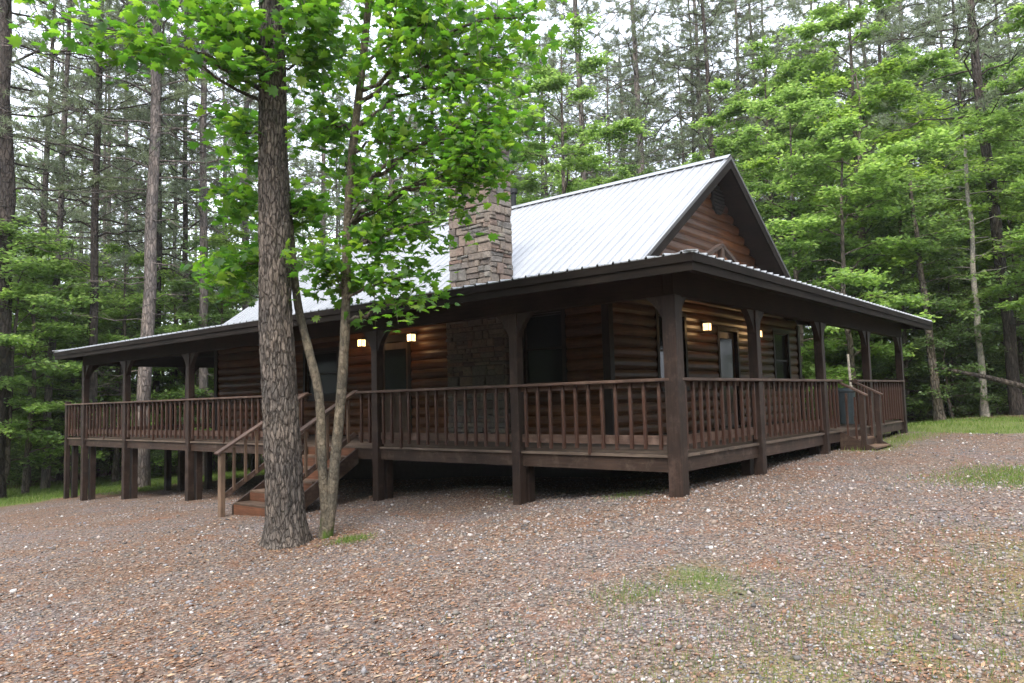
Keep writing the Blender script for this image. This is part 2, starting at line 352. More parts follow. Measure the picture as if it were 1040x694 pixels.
def ground_mat():
    m, t, b, o = mat('gravel_ground')
    c = coords(t)
    nz = N(t, 'TexNoise', i_Scale=14.0, i_Detail=3.0); t.links.new(c, nz.inputs[0]); cw = mixc(t, .035, c, nz.outputs[1])
    v = N(t, 'TexVoronoi', i_Scale=34.0); t.links.new(cw, v.inputs[0])
    v2 = N(t, 'TexVoronoi', i_Scale=75.0); t.links.new(cw, v2.inputs[0])
    sp = N(t, 'SeparateColor'); t.links.new(v.outputs['Color'], sp.inputs[0])
    sp2 = N(t, 'SeparateColor'); t.links.new(v2.outputs['Color'], sp2.inputs[0])
    stops = [(0, (.05, .045, .045)), (.18, (.11, .095, .09)), (.4, (.2, .165, .15)), (.58, (.27, .21, .18)), (.7, (.22, .115, .075)), (.8, (.16, .155, .165)), (.93, (.3, .25, .22)), (1, (.42, .38, .35))]
    ca = ramp(t, sp.outputs[0], stops); cb = ramp(t, sp2.outputs[0], stops)
    col = mixc(t, .5, ca, cb)
    dd = ramp(t, v.outputs['Distance'], [(.3, (1, 1, 1)), (.8, (.35, .33, .32))])
    col = mixc(t, 1.0, col, dd, 'MULTIPLY')
    nl = N(t, 'TexNoise', i_Scale=.55, i_Detail=6.0, i_Roughness=.62, i_Distortion=.4); t.links.new(c, nl.inputs[0])
    big = ramp(t, nl.outputs[0], [(.34, (.98, .99, 1.02)), (.48, (.96, .92, .84)), (.62, (1.0, .8, .62))])
    col = mixc(t, 1.0, col, big, 'MULTIPLY')
    nr = N(t, 'TexNoise', i_Scale=1.6, i_Detail=9.0, i_Roughness=.75); t.links.new(c, nr.inputs[0])
    rust = ramp(t, nr.outputs[0], [(.5, (0, 0, 0)), (.66, (.68, .68, .68))])
    n40 = N(t, 'TexNoise', i_Scale=45.0, i_Detail=4.0); t.links.new(c, n40.inputs[0])
    rc = ramp(t, n40.outputs[0], [(.35, (.1, .045, .025)), (.65, (.25, .12, .065))])
    col = mixc(t, rust, col, rc)
    g = N(t, 'Attribute', attribute_name='grass'); l = N(t, 'Attribute', attribute_name='litter'); mo = N(t, 'Attribute', attribute_name='moss')
    gc = ramp(t, n40.outputs[0], [(.3, (.06, .08, .02)), (.55, (.12, .15, .035)), (.75, (.22, .17, .09))])
    col = mixc(t, math_(t, 'MULTIPLY', mo.outputs['Fac'], ramp(t, n40.outputs[0], [(.42, (0, 0, 0)), (.56, (1, 1, 1))])), col, (.17, .16, .045))
    col = mixc(t, g.outputs['Fac'], col, gc)
    lc = ramp(t, n40.outputs[0], [(.3, (.06, .035, .02)), (.55, (.14, .085, .05)), (.75, (.25, .17, .11))])
    col = mixc(t, l.outputs['Fac'], col, lc)
    t.links.new(col, b.inputs['Base Color']); b.inputs['Roughness'].default_value = .9; b.inputs['Specular IOR Level'].default_value = .2
    h = math_(t, 'ADD', math_(t, 'MULTIPLY', v.outputs['Distance'], -1.0), math_(t, 'MULTIPLY', v2.outputs['Distance'], -.5))
    bump(t, b, h, .8, .02); return m
M_ground = ground_mat()
go = mesh_np('ground', np.stack([gxv, gyv, ground(gxv, gyv)], 1), GF, M_ground, None, True, {'grass': gr_, 'litter': li_, 'moss': mo_})
tag(go, 'brown and grey gravel yard with grassy edges running back into the woods', 'ground', kind='structure')

def rotm(n, tilt=1.0):
    """n random rotations, z axis tilted from up by up to tilt"""
    a = rng.random(n)*2*np.pi; b_ = rng.random(n)*2*np.pi; t_ = np.abs(rng.normal(0, tilt, n))
    ca, sa, cb, sb, ct, st = np.cos(a), np.sin(a), np.cos(b_), np.sin(b_), np.cos(t_), np.sin(t_)
    Z = np.zeros(n); O_ = np.ones(n)
    A = np.stack([ca, -sa, Z, sa, ca, Z, Z, Z, O_], -1).reshape(n, 3, 3)
    T = np.stack([O_, Z, Z, Z, ct, -st, Z, st, ct], -1).reshape(n, 3, 3)
    B = np.stack([cb, -sb, Z, sb, cb, Z, Z, Z, O_], -1).reshape(n, 3, 3)
    return B@T@A
def scatter(T, TF, pos, Rm, sc):
    n = len(pos); V = np.einsum('nij,vj->nvi', Rm, T)*(sc[:, None, :] if sc.ndim == 2 else sc[:, None, None])+pos[:, None]
    Fc = (TF[None]+np.arange(n)[:, None, None]*len(T)).reshape(-1, TF.shape[1])
    return V.reshape(-1, 3), Fc

# pebbles
OCT = np.array([(1, 0, 0), (-1, 0, 0), (0, 1, 0), (0, -1, 0), (0, 0, 1), (0, 0, -1)], float)
OF = np.array([(0, 2, 4), (2, 1, 4), (1, 3, 4), (3, 0, 4), (2, 0, 5), (1, 2, 5), (3, 1, 5), (0, 3, 5)])
def wedge(n, d0, d1, p0=-60, p1=1100, power=1.0):
    px = rng.uniform(p0, p1, n); a = YAW-np.arctan((px-520)/F_PX)
    q = rng.random(n); d = 1/((1/d0)*(1-q)+(1/d1)*q) if power == 2 else d0*(d1/d0)**q
    return CAM[0]+d*np.cos(a), CAM[1]+d*np.sin(a), d
def pebble_mat():
    m, t, b, o = mat('pebble'); g = N(t, 'NewGeometry')
    col = ramp(t, g.outputs['Random Per Island'], [(0, (.07, .065, .065)), (.2, (.155, .138, .122)), (.36, (.23, .19, .155)), (.54, (.23, .13, .085)), (.66, (.3, .238, .18)), (.76, (.2, .2, .215)), (.9, (.32, .26, .22)), (.975, (.38, .33, .3)), (.993, (.55, .52, .49))])
    t.links.new(col, b.inputs['Base Color']); b.inputs['Roughness'].default_value = .85; b.inputs['Specular IOR Level'].default_value = .25; return m
x, y, d = wedge(95000, 3.2, 24)
g_, l_, m_ = masks(x, y); q_ = sstep(.3, .62, vnoise(x, y, .45, 41)*.65+vnoise(x, y, 1.4, 42)*.35); keep = (rng.random(len(x)) > g_*1.1) & (l_ < .6) & (rng.random(len(x)) < .45+.55*q_)
x, y, d = x[keep], y[keep], d[keep]
s = rng.lognormal(math.log(.0092), .42, len(x)); s = np.clip(s, .004, .034)*np.clip((d/7), .85, 1.2)
sc = np.stack([s*rng.uniform(.8, 1.4, len(s)), s*rng.uniform(.7, 1.1, len(s)), s*rng.uniform(.45, .8, len(s))], 1)
V, Fc = scatter(OCT, OF, np.stack([x, y, ground(x, y)+s*.25], 1), rotm(len(x), .5), sc)
V += rng.normal(0, 1, V.shape)*np.repeat(s, 6)[:, None]*.16
tag(mesh_np('gravel', V, Fc, pebble_mat()), 'loose mixed gravel stones scattered over the yard', 'gravel', kind='stuff')
# fallen leaves and needles
LQ = np.array([(-.5, 0, 0), (0, -.28, .08), (.5, 0, .02), (0, .28, .1)], float); LQF = np.array([(0, 1, 2, 3)])
x, y, d = wedge(60000, 3.4, 26); x = np.append(x, rng.normal(-2.85, .55, 2600)); y = np.append(y, rng.normal(3.55, .5, 2600)); d = np.append(d, np.full(2600, 9.))
g_, l_, m_ = masks(x, y); nn = vnoise(x, y, .8, 9)
keep = (rng.random(len(x)) < sstep(.35, .65, 1-vnoise(x, y, .45, 41)*.65-vnoise(x, y, 1.4, 42)*.35)*.9+.12+(np.hypot(x+2.85, y-3.55) < 1.2)) & (g_ < .5); x, y, d = x[keep], y[keep], d[keep]
m, t, b, o = mat('dead_leaf'); g = N(t, 'NewGeometry')
t.links.new(ramp(t, g.outputs['Random Per Island'], [(0, (.09, .04, .02)), (.5, (.2, .095, .045)), (.85, (.3, .17, .09)), (1, (.4, .3, .19))]), b.inputs['Base Color']); b.inputs['Roughness'].default_value = .8
s = rng.uniform(.015, .045, len(x)); sc = np.stack([s*1.5, s*rng.choice([.12, .15, .2, .8], len(s)), s], 1)
V, Fc = scatter(LQ, LQF, np.stack([x, y, ground(x, y)+.006], 1), rotm(len(x), .25), sc)
tag(mesh_np('fallen_leaves', V, Fc, m), 'reddish brown dead leaves and needles strewn over the gravel', 'leaf litter', kind='stuff')
# grass
def grass_blades(n, xs, ys, hgt, name, label):
    BL = np.array([(-.5, 0, 0), (.5, 0, 0), (.28, .12, .6), (-.28, .12, .6), (.0, .35, 1), (0.01, .35, 1)], float)
    BF = np.array([(0, 1, 2, 3), (3, 2, 4, 5)])
    s = hgt*rng.uniform(.5, 1.3, len(xs)); w = np.maximum(.004, .0011*np.hypot(xs-CAM[0], ys-CAM[1])*.5)
    Rm = rotm(len(xs), .35); T = BL
    V = T[None]*np.stack([w, s*.6, s], 1)[:, None]; V = np.einsum('nij,nvj->nvi', Rm, V)+np.stack([xs, ys, ground(xs, ys)-.005], 1)[:, None]
    Fc = (BF[None]+np.arange(len(xs))[:, None, None]*6).reshape(-1, 4)
    o = mesh_np(name, V.reshape(-1, 3), Fc, M_grass); tag(o, label, 'grass', kind='stuff'); return o
n = 420000; x = np.concatenate([rng.uniform(-14, 9, n//2), rng.uniform(5, 30, n//2)]); y = np.concatenate([rng.uniform(18, 32, n//2), rng.uniform(-26, 4, n//2)])
g_, l_, m_ = masks(x, y); keep = rng.random(n) < g_*.8*np.where(x > 11, .8, 1)*np.where(vnoise(x, y, 1.1, 4) > .35, 1, .45)
grass_blades(0, x[keep], y[keep], .085, 'grass', 'thin short grass along the edges of the gravel')
xs = []; ys = []; 
for (cx, cy, rr, n_) in ((-2.55, 3.1, .13, 900), (-3.9, -1.65, .17, 420), (-3.35, -1.9, .17, 460), (.35, .9, .22, 350), (-4.6, -2.7, .8, 1900), (.55, 3.1, .2, 120), (-4.6, -1.0, .9, 160), (-3.5, -3.3, .8, 2400), (-2.0, -3.4, .8, 900), (2.9, -3.1, .55, 5200), (3.8, -4.3, .6, 3500)):
    xs.append(rng.normal(cx, rr, n_)); ys.append(rng.normal(cy, rr*.8, n_))
x = np.concatenate(xs); y = np.concatenate(ys)
grass_blades(0, x, y, .05, 'weeds', 'sparse green weeds coming up through the gravel')

# ------------------------------------------------------------------ the cabin
cabin = empty('log_cabin', (2.58, 2.58, -.5))
tag(cabin, 'dark brown log cabin with white metal roof, stone chimney and railed wraparound porch', 'cabin')
class PB(MB):
    def build(s, name, mat_, parent=cabin, bevel=0, smooth=False):
        o = MB.build(s, name, mat_, None, bevel, smooth)
        if parent is not None:
            o.parent = parent
            p = parent; off = Vector((0, 0, 0))
            while p is not None: off += p.location; p = p.parent
            # keep meshes in world coordinates: put object back at world origin
            o.location = -off
        return o
def B(): return PB()
X0, X1, Y0, Y1 = 2.58, 11.9, 2.58, 15.5
RX, RZ, RS = 6.71, 5.78, .70          # ridge x, height, slope
EAVE_Z, OH, PS = 2.36, .62, .122      # porch eave
def porch_z(d): return EAVE_Z+PS*(d+OH)
CEIL = 2.42

# log siding -------------------------------------------------------------
def siding(plane_axis, plane, a0, a1, z0, z1, openings, out, clip=None, row=.2):
    """half-round log rows; out=-1 bulges to the negative side"""
    mb = B(); z = z0; prof = [(0, 0.0), (.12, .022), (.35, .038), (.65, .038), (.88, .022), (1, 0.0)]
    while z < z1-.01:
        zt = min(z+row, z1); segs = [(a0, a1)]
        if clip:
            c = clip((z+zt)/2-.07)
            if c is None: z = zt; continue
            segs = [(max(a0, c[0]), min(a1, c[1]))]
        for (b0, b1, w0, w1) in openings:
            if zt > w0+.02 and z < w1-.02:
                ns = []
                for s0, s1 in segs:
                    if b1 <= s0 or b0 >= s1: ns.append((s0, s1)); continue
                    if b0 > s0: ns.append((s0, b0))
                    if b1 < s1: ns.append((b1, s1))
                segs = ns
        for s0, s1 in segs:
            if s1-s0 < .02: continue
            vs = []
            for a in (s0, s1):
                for (pz, pd) in prof:
                    q = plane+out*pd; zz = z+(zt-z)*pz
                    vs.append((q, a, zz) if plane_axis == 0 else (a, q, zz))
            k = len(prof); mb.add(vs, [(i, i+1, i+1+k, i+k) for i in range(k-1)]+[tuple(range(k)), tuple(range(2*k-1, k-1, -1))])
        z = zt
    return mb
def wallback(plane_axis, plane, a0, a1, z0, z1, openings, thick=.1):
    """solid wall behind the logs, pieces around the openings"""
    mb = B(); zs = sorted(set([z0, z1]+[v for o_ in openings for v in o_[2:]]))
    for za, zb in zip(zs[:-1], zs[1:]):
        if zb-za < 1e-4: continue
        segs = [(a0, a1)]
        for (b0, b1, w0, w1) in openings:
            if zb > w0+1e-4 and za < w1-1e-4:
                ns = []
                for s0, s1 in segs:
                    if b1 <= s0 or b0 >= s1: ns.append((s0, s1)); continue
                    if b0 > s0: ns.append((s0, b0))
                    if b1 < s1: ns.append((b1, s1))
                segs = ns
        for s0, s1 in segs:
            if plane_axis == 0: mb.box(plane, plane+thick, s0, s1, za, zb)
            else: mb.box(s0, s1, plane, plane+thick, za, zb)
    return mb
front_open = [(3.53, 4.42, 1.0, 2.3), (7.6, 8.56, .04, 2.06), (10.05, 11.3, .95, 2.0)]
side_open = [(4.3, 5.36, .9, 2.3), (6.98, 7.92, .04, 2.12), (10.2, 11.15, .85, 2.24)]
siding(0, X0, Y0, Y1, 0.02, 2.62, front_open, -1).build('log_wall', M_logy)
siding(1, Y0, X0, X1, 0.02, 2.62, side_open, -1).build('log_wall', M_logx)
wallback(0, X0+.004, Y0+.11, Y1, -.0, 2.8, front_open).build('wall_backing', M_trim)
wallback(1, Y0+.004, X0+.11, X1, -.0, 2.8, side_open).build('wall_backing', M_trim)
gclip = lambda z: (RX-(RZ-.18-z)/RS, RX+(RZ-.18-z)/RS) if z < RZ-.3 else None
siding(1, Y0, 1.0, 12.5, 2.62, 5.7, [], -1, gclip).build('gable_wall', M_logx)
mb = B(); mb.prism([(X0, 2.8), (10.84, 2.8), (RX, 5.62)], 1, Y0+.006, Y0+.1); mb.build('gable_backing', M_trim)
siding(0, X1, Y0+.12, Y1, 0.02, 2.62, [], 1).build('log_wall', M_logy)
siding(1, Y1, X0, X1, 0.02, 2.62, [], 1).build('log_wall', M_logx)
siding(1, Y1, 1.0, 12.5, 2.62, 5.7, [], 1, gclip).build('gable_wall', M_logx)
mb = B(); mb.box(X0+.12, X1-.12, Y1-.1, Y1-.01, 0, 2.8); mb.box(X1-.1, X1-.01, Y0+.12, Y1-.12, 0, 2.6); mb.build('wall_backing', M_trim)
mb = B(); mb.box(X0+.12, X1-.12, Y0+.12, Y1-.12, -.12, -.02); mb.build('floor_slab', M_trim)
for (cx, cy) in ((X0, Y0), (X0, Y1), (X1, Y0), (X1, Y1)):
    mb = B(); mb.box(cx-.075, cx+.075, cy-.075, cy+.075, 0, 2.5); mb.build('corner_board', M_trim, bevel=.006)
mb = B(); mb.box(X0+1.2, X1-.2, Y0+.8, Y1-.9, -2.2, -.13); mb.build('foundation', M_conc)

# windows, doors -----------------------------------------------------------
def opening_frame(name, axis, plane, a0, a1, z0, z1, kind):
    """kind window / door; the wall faces the negative side of the axis"""
    fw, pr = .085, .052
    def bx(mb, q0, q1, b0, b1, c0, c1):
        if axis == 0: mb.box(q0, q1, b0, b1, c0, c1)
        else: mb.box(b0, b1, q0, q1, c0, c1)
    if kind == 'window':
        g = B(); bx(g, plane+.035, plane+.045, a0, a1, z0, z1); w = g.build('window', M_glass)
    else:
        g = B(); bx(g, plane+.03, plane+.075, a0+.01, a1-.01, z0, z1-.01)
        w = g.build('door', M_door, bevel=.004)
    f = B()
    bx(f, plane-pr, plane+.03, a0-fw, a0, z0-(fw if kind == 'window' else 0), z1+fw)
    bx(f, plane-pr, plane+.03, a1, a1+fw, z0-(fw if kind == 'window' else 0), z1+fw)
    bx(f, plane-pr, plane+.03, a0, a1, z1, z1+fw)
    if kind == 'window': bx(f, plane-pr-.02, plane+.03, a0, a1, z0-fw, z0)
    f.build('frame', M_trim, w)
    if kind == 'window':
        s_ = B(); zm = (z0+z1)/2
        bx(s_, plane+.0, plane+.034, a0, a1, zm-.02, zm+.02)
        for e in ((a0, a0+.04), (a1-.04, a1)): bx(s_, plane+.002, plane+.033, e[0], e[1], z0, z1)
        bx(s_, plane+.001, plane+.0335, a0+.04, a1-.04, z0, z0+.04); bx(s_, plane+.001, plane+.0335, a0+.04, a1-.04, z1-.04, z1)
        s_.build('sash', M_trim, w)
        c_ = B(); bx(c_, plane+.3, plane+.31, a0-.1, a1+.1, z0-.1, z1+.1); c_.build('dark_interior_sheet', M_dark_interior, w)  # near-black sheet standing in for the unlit room behind the glass
    else:
        g2 = B(); bx(g2, plane+.022, plane+.029, a0+.14, a1-.14, 1.02 if axis == 0 else .3, z1-.16); g2.build('door_glass', M_glass, w)
        for k in (0, 1): pass
        p_ = B(); bx(p_, plane+.018, plane+.0295, a0+.14, (a0+a1)/2-.04, .2, .85); bx(p_, plane+.018, plane+.0295, (a0+a1)/2+.04, a1-.14, .2, .85)
        if axis == 0: p_.build('door_panel', M_door, w, bevel=.004)
        h_ = B(); ca = a0+.07
        if axis == 0: h_.tube([(plane+.03, ca, .98), (plane-.02, ca, .98), (plane-.03, ca, .98), (plane-.055, ca, .98)], [.012, .012, .028, .02], 10)
        else: h_.tube([(ca, plane+.03, .98), (ca, plane-.02, .98), (ca, plane-.03, .98), (ca, plane-.055, .98)], [.012, .012, .028, .02], 10)
        h_.build('door_knob', M_black, w, smooth=True)
    return w
opening_frame('w', 0, X0, *front_open[0], 'window'); opening_frame('w', 0, X0, *front_open[2], 'window')
opening_frame('d', 0, X0, *front_open[1], 'door')
opening_frame('w', 1, Y0, *side_open[0], 'window'); opening_frame('w', 1, Y0, *side_open[2], 'window')
opening_frame('d', 1, Y0, *side_open[1], 'door')

# roofs -------------------------------------------------------------------
def ribbed(uv2xyz, u0, u1, v_of, name, vlo=lambda u: 0.0, pitch=.2286, parent=cabin):
    mb = B(); us = []; u = u0
    prof = [(0, 0), (.085, 0), (.1, .006), (.115, 0), (.19, 0), (.2, .024), (.218, .024), (.2286, 0)]
    k0 = math.floor(u0/pitch)
    pts = []
    for k in range(k0, math.ceil(u1/pitch)+1):
        for (a, h) in prof[:-1]:
            uu = k*pitch+a
            if u0 <= uu <= u1: pts.append((uu, h))
    pts = [(u0, 0)]+pts+[(u1, 0)]
    vs = []; nseg = 2
    for (uu, h) in pts:
        v1 = v_of(uu); v0 = min(vlo(uu), v1)
        vs.append(uv2xyz(uu, v0, h)); vs.append(uv2xyz(uu, v1, h)); vs.append(uv2xyz(uu, v0, h-.012)); 
    fs = []
    for i in range(len(pts)-1):
        a = i*3; b_ = a+3
        fs.append((a, b_, b_+1, a+1)); fs.append((a, a+2, b_+2, b_))
    mb.add(vs, fs)
    o_ = mb.build(name, M_roof, parent)
    return o_
MY0, MY1 = 1.98, 15.76
sn = math.hypot(1, RS); nxm, nzm = -RS/sn, 1/sn
def mainf(u, v, h):  # front slope; v horizontal run from lower edge
    x_ = 2.2+v; z_ = RZ-(RX-x_)*RS; return (x_-RS/sn*h, u, z_+h/sn)
roof_main = ribbed(mainf, MY0, MY1, lambda u: RX-2.2, 'main_roof')
def mainb(u, v, h):
    x_ = RX+v; z_ = RZ-v*RS; return (x_+RS/sn*h, u, z_+h/sn)
ribbed(mainb, MY0, MY1, lambda u: 4.4, 'main_roof')
# porch roofs: front (x side), right (y side), left side, as hips
PY1 = 18.36; PX1 = 12.2
pz = lambda v, h: (EAVE_Z+PS*v+h)
ribbed(lambda u, v, h: (-OH+v, u, pz(v, h)), -OH, PY1, lambda u: min(2.95, u+OH, PY1-u), 'porch_roof')
ribbed(lambda u, v, h: (u, -OH+v, pz(v, h)), -OH, PX1, lambda u: min(3.3, u+OH), 'porch_roof')
ribbed(lambda u, v, h: (u, PY1-v, pz(v, h)), -OH, PX1, lambda u: min(2.9, u+OH), 'porch_roof')
mb = B()
mb.bar((-OH, -OH, EAVE_Z+.012), (2.35, 2.35, EAVE_Z+PS*2.97+.012), .13, .014); mb.build('hip_cap', M_roof); mb = B(); mb.bar((-OH, PY1, EAVE_Z+.03), (2.3, PY1-2.92, EAVE_Z+PS*2.92+.03), .16, .02); mb.build('hip_cap', M_roof)
mb = B(); 
for sgn in (-1, 1):
    mb.add([(RX, MY0-.02, RZ+.05), (RX, MY1+.02, RZ+.05), (RX+sgn*.17, MY1+.02, RZ+.05-.17*RS), (RX+sgn*.17, MY0-.02, RZ+.05-.17*RS)], [(0, 1, 2, 3)])
mb.build('ridge_cap', M_roof)
# roof deck and rake boards for the main roof
for sgn in (-1, 1):
    mb = B(); L = 4.45
    mb.add([(RX, MY0+.02, RZ-.02), (RX, MY1-.02, RZ-.02), (RX+sgn*L, MY1-.02, RZ-.02-L*RS), (RX+sgn*L, MY0+.02, RZ-.02-L*RS),
            (RX, MY0+.02, RZ-.07), (RX, MY1-.02, RZ-.07), (RX+sgn*L, MY1-.02, RZ-.07-L*RS), (RX+sgn*L, MY0+.02, RZ-.07-L*RS)],
           [(0, 1, 2, 3), (4, 5, 6, 7), (0, 1, 5, 4), (1, 2, 6, 5), (2, 3, 7, 6), (3, 0, 4, 7)])
    mb.build('roof_soffit', M_soff)
    for yy, yb in ((MY0-.012, MY0+.028), (MY1-.028, MY1+.012)):
        mb = B(); mb.prism([(RX, RZ-.015), (RX+sgn*L, RZ-.015-L*RS), (RX+sgn*L, RZ-.255-L*RS), (RX, RZ-.255)], 1, yy, yb); mb.build('rake_board', M_fasc)
        mb = B(); e0 = yy-.014 if yy < 5 else yb; mb.prism([(RX, RZ+.012), (RX+sgn*L, RZ+.012-L*RS), (RX+sgn*L, RZ-.06-L*RS), (RX, RZ-.06)], 1, e0, e0+.014); mb.build('rake_flashing', flat('weathered_flashing', (.09, .083, .08), .5, .5) if 'weathered_flashing' not in bpy.data.materials else bpy.data.materials['weathered_flashing'])
# porch fascia (front, right, left), soffit/ceiling and beams
fz0, fz1 = EAVE_Z-.215, EAVE_Z-.014
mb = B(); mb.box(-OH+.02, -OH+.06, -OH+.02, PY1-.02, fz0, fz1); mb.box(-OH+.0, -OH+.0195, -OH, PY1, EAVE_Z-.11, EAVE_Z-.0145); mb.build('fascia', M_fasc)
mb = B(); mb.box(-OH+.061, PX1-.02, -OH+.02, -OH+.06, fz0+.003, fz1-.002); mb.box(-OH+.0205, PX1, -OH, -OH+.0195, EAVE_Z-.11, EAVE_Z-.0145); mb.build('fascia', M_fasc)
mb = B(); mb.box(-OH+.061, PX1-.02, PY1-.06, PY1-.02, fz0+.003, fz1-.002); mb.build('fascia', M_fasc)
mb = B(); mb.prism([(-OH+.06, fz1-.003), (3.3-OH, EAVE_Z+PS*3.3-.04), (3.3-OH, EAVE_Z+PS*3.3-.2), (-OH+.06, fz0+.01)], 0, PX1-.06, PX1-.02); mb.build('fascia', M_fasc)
mb = B()   # sloping ceilings
e = OH-.06
def slab(pts, t_=.04):
    n_ = len(pts); vs = [(p[0], p[1], p[2]) for p in pts]+[(p[0], p[1], p[2]-t_) for p in pts]
    mb.add(vs, [tuple(range(n_)), tuple(range(2*n_-1, n_-1, -1))]+[(i, (i+1) % n_, (i+1) % n_+n_, i+n_) for i in range(n_)])
zc = lambda d: EAVE_Z+PS*(d+OH)-.03
slab([(-e, -e, zc(-e)), (-e, PY1-.06, zc(-e)), (2.5, PY1-.06-3.06, zc(2.5)), (2.5, 2.5, zc(2.5))])
slab([(-e+.005, -e, zc(-e)), (PX1-.06, -e, zc(-e)), (PX1-.06, 2.5, zc(2.5)), (2.505, 2.5, zc(2.5))])
slab([(-e+.005, PY1-.06, zc(-e)), (PX1-.06, PY1-.06, zc(-e)), (PX1-.06, PY1-3.12, zc(2.5)), (2.505, PY1-3.12, zc(2.5))])
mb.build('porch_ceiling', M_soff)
BZ0, BZ1 = 1.97, 2.3
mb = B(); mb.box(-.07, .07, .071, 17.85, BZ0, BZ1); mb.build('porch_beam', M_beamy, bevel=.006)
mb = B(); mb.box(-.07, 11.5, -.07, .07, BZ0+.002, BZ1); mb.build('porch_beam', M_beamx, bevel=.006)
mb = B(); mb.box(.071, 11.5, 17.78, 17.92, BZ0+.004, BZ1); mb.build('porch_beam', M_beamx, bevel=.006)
for k in range(1, 31):   # rafter tails / joists under the ceiling
    pass

# deck --------------------------------------------------------------------
DY1, DX1 = 19.05, 11.45
mb = B()
x_ = .0
while x_ < 2.5:
    mb.box(x_-.03, min(x_+.108, 2.52), -.03, DY1+.03, -.035, -.001); x_ += .145
mb.build('deck_boards', M_deck, bevel=0)
mb = B(); y_ = -.03
while y_ < 2.5: mb.box(2.54, DX1+.03, y_, min(y_+.138, 2.52), -.035, -.002); y_ += .145
mb.build('deck_boards', M_deck); mb = B(); y_ = 15.62
while y_ < DY1: mb.box(2.54, DX1+.03, y_, y_+.138, -.035, -.002); y_ += .145
mb.build('deck_boards', M_deck)
mb = B(); mb.box(.0, .045, .0, DY1, -.216, -.036); mb.build('rim_joist', M_rimy)
mb = B(); mb.box(.046, DX1, .0, .045, -.216, -.036); mb.build('rim_joist', M_rimx)
mb = B(); mb.box(.046, DX1, DY1-.045, DY1, -.216, -.036); mb.build('rim_joist', M_rimx); mb = B(); mb.box(DX1-.045, DX1-.001, .046, 2.6, -.215, -.037); mb.build('rim_joist', M_rimx)
mb = B(); y_ = .6
while y_ < DY1: mb.box(.05, 2.5, y_-.02, y_+.02, -.2, -.037); y_ += .6
x_ = 3.0
while x_ < DX1-.1: mb.box(x_-.02, x_+.02, .05, 2.5, -.2, -.037); mb.box(x_-.02, x_+.02, 15.65, DY1-.05, -.2, -.037); x_ += .6
mb.build('floor_joists', M_soff)

# posts --------------------------------------------------------------------
def bracket(px_, py_, dx, dy, parent, w=.27, h=.36, t_=.09):
    """curved gusset below the beam, going from the post in direction dx,dy"""
    pts = [(.07, BZ0), (.07+w, BZ0)]; 
    for k in range(1, 7):
        a = k/7*math.pi/2; q = k/7; pts.append((.07+w*(.45*(1-math.sin(a))+.55*(1-q))*.95+.01, BZ0-h*(.45*(1-math.cos(a))+.55*q)-.01))
    pts.append((.07, BZ0-h))
    mb = B()
    if dy: mb.prism([(py_+dy*p, z) for p, z in pts], 0, px_-t_/2, px_+t_/2)
    else: mb.prism([(px_+dx*p, z) for p, z in pts], 1, py_-t_/2, py_+t_/2)
    mb.build('bracket', M_post, parent)
def post(x, y, w=.145, top=BZ0, br=(), leg=(1, 0), z0=None):
    g = min(gz(x-.1, y-.1), gz(x+.1, y+.1))-.12
    mb = B(); mb.box(x-w/2, x+w/2, y-w/2, y+w/2, g, top); p = mb.build('porch_post', M_post, bevel=.007)
    for (dx, dy) in br: bracket(x, y, dx, dy, p)
    if leg:
        lx, ly = x+leg[0]*.2, y+leg[1]*.2
        mb = B(); mb.box(lx-.07, lx+.07, ly-.07, ly+.07, min(gz(lx-.1, ly), gz(lx+.1, ly))-.12, -.217); mb.build('support_leg', M_post, p, bevel=.006)
    return p
FY = [2.52, 5.6, 8.82, 12.04, 15.26, 17.8]; SX = [2.57, 5.56, 8.56, 11.4]
post(0, 0, .185, br=((1, 0), (0, 1)), leg=None)
for y in FY: post(0, y, br=((0, 1), (0, -1)) if y < 17.5 else ((0, -1), (1, 0)))
for x in SX: post(x, 0, br=((1, 0), (-1, 0)) if x < 11 else ((-1, 0),), leg=(0, 1))
post(0, DY1-.05, .12, top=1.02, leg=(1, 0))
for x in (2.9, 5.8, 8.7, 11.4):
    post(x, 17.8, br=((1, 0), (-1, 0)), leg=None); post(x, DY1-.05, .12, top=1.02, leg=None)
mb = B()
for y in (12.0, 15.2, 16.7, 17.5):
    for x in (2.15,):
        g = gz(x, y)-.15; mb2 = B(); mb2.box(x-.075, x+.075, y-.075, y+.075, g, -.217); mb2.build('support_leg', M_post, bevel=.006)

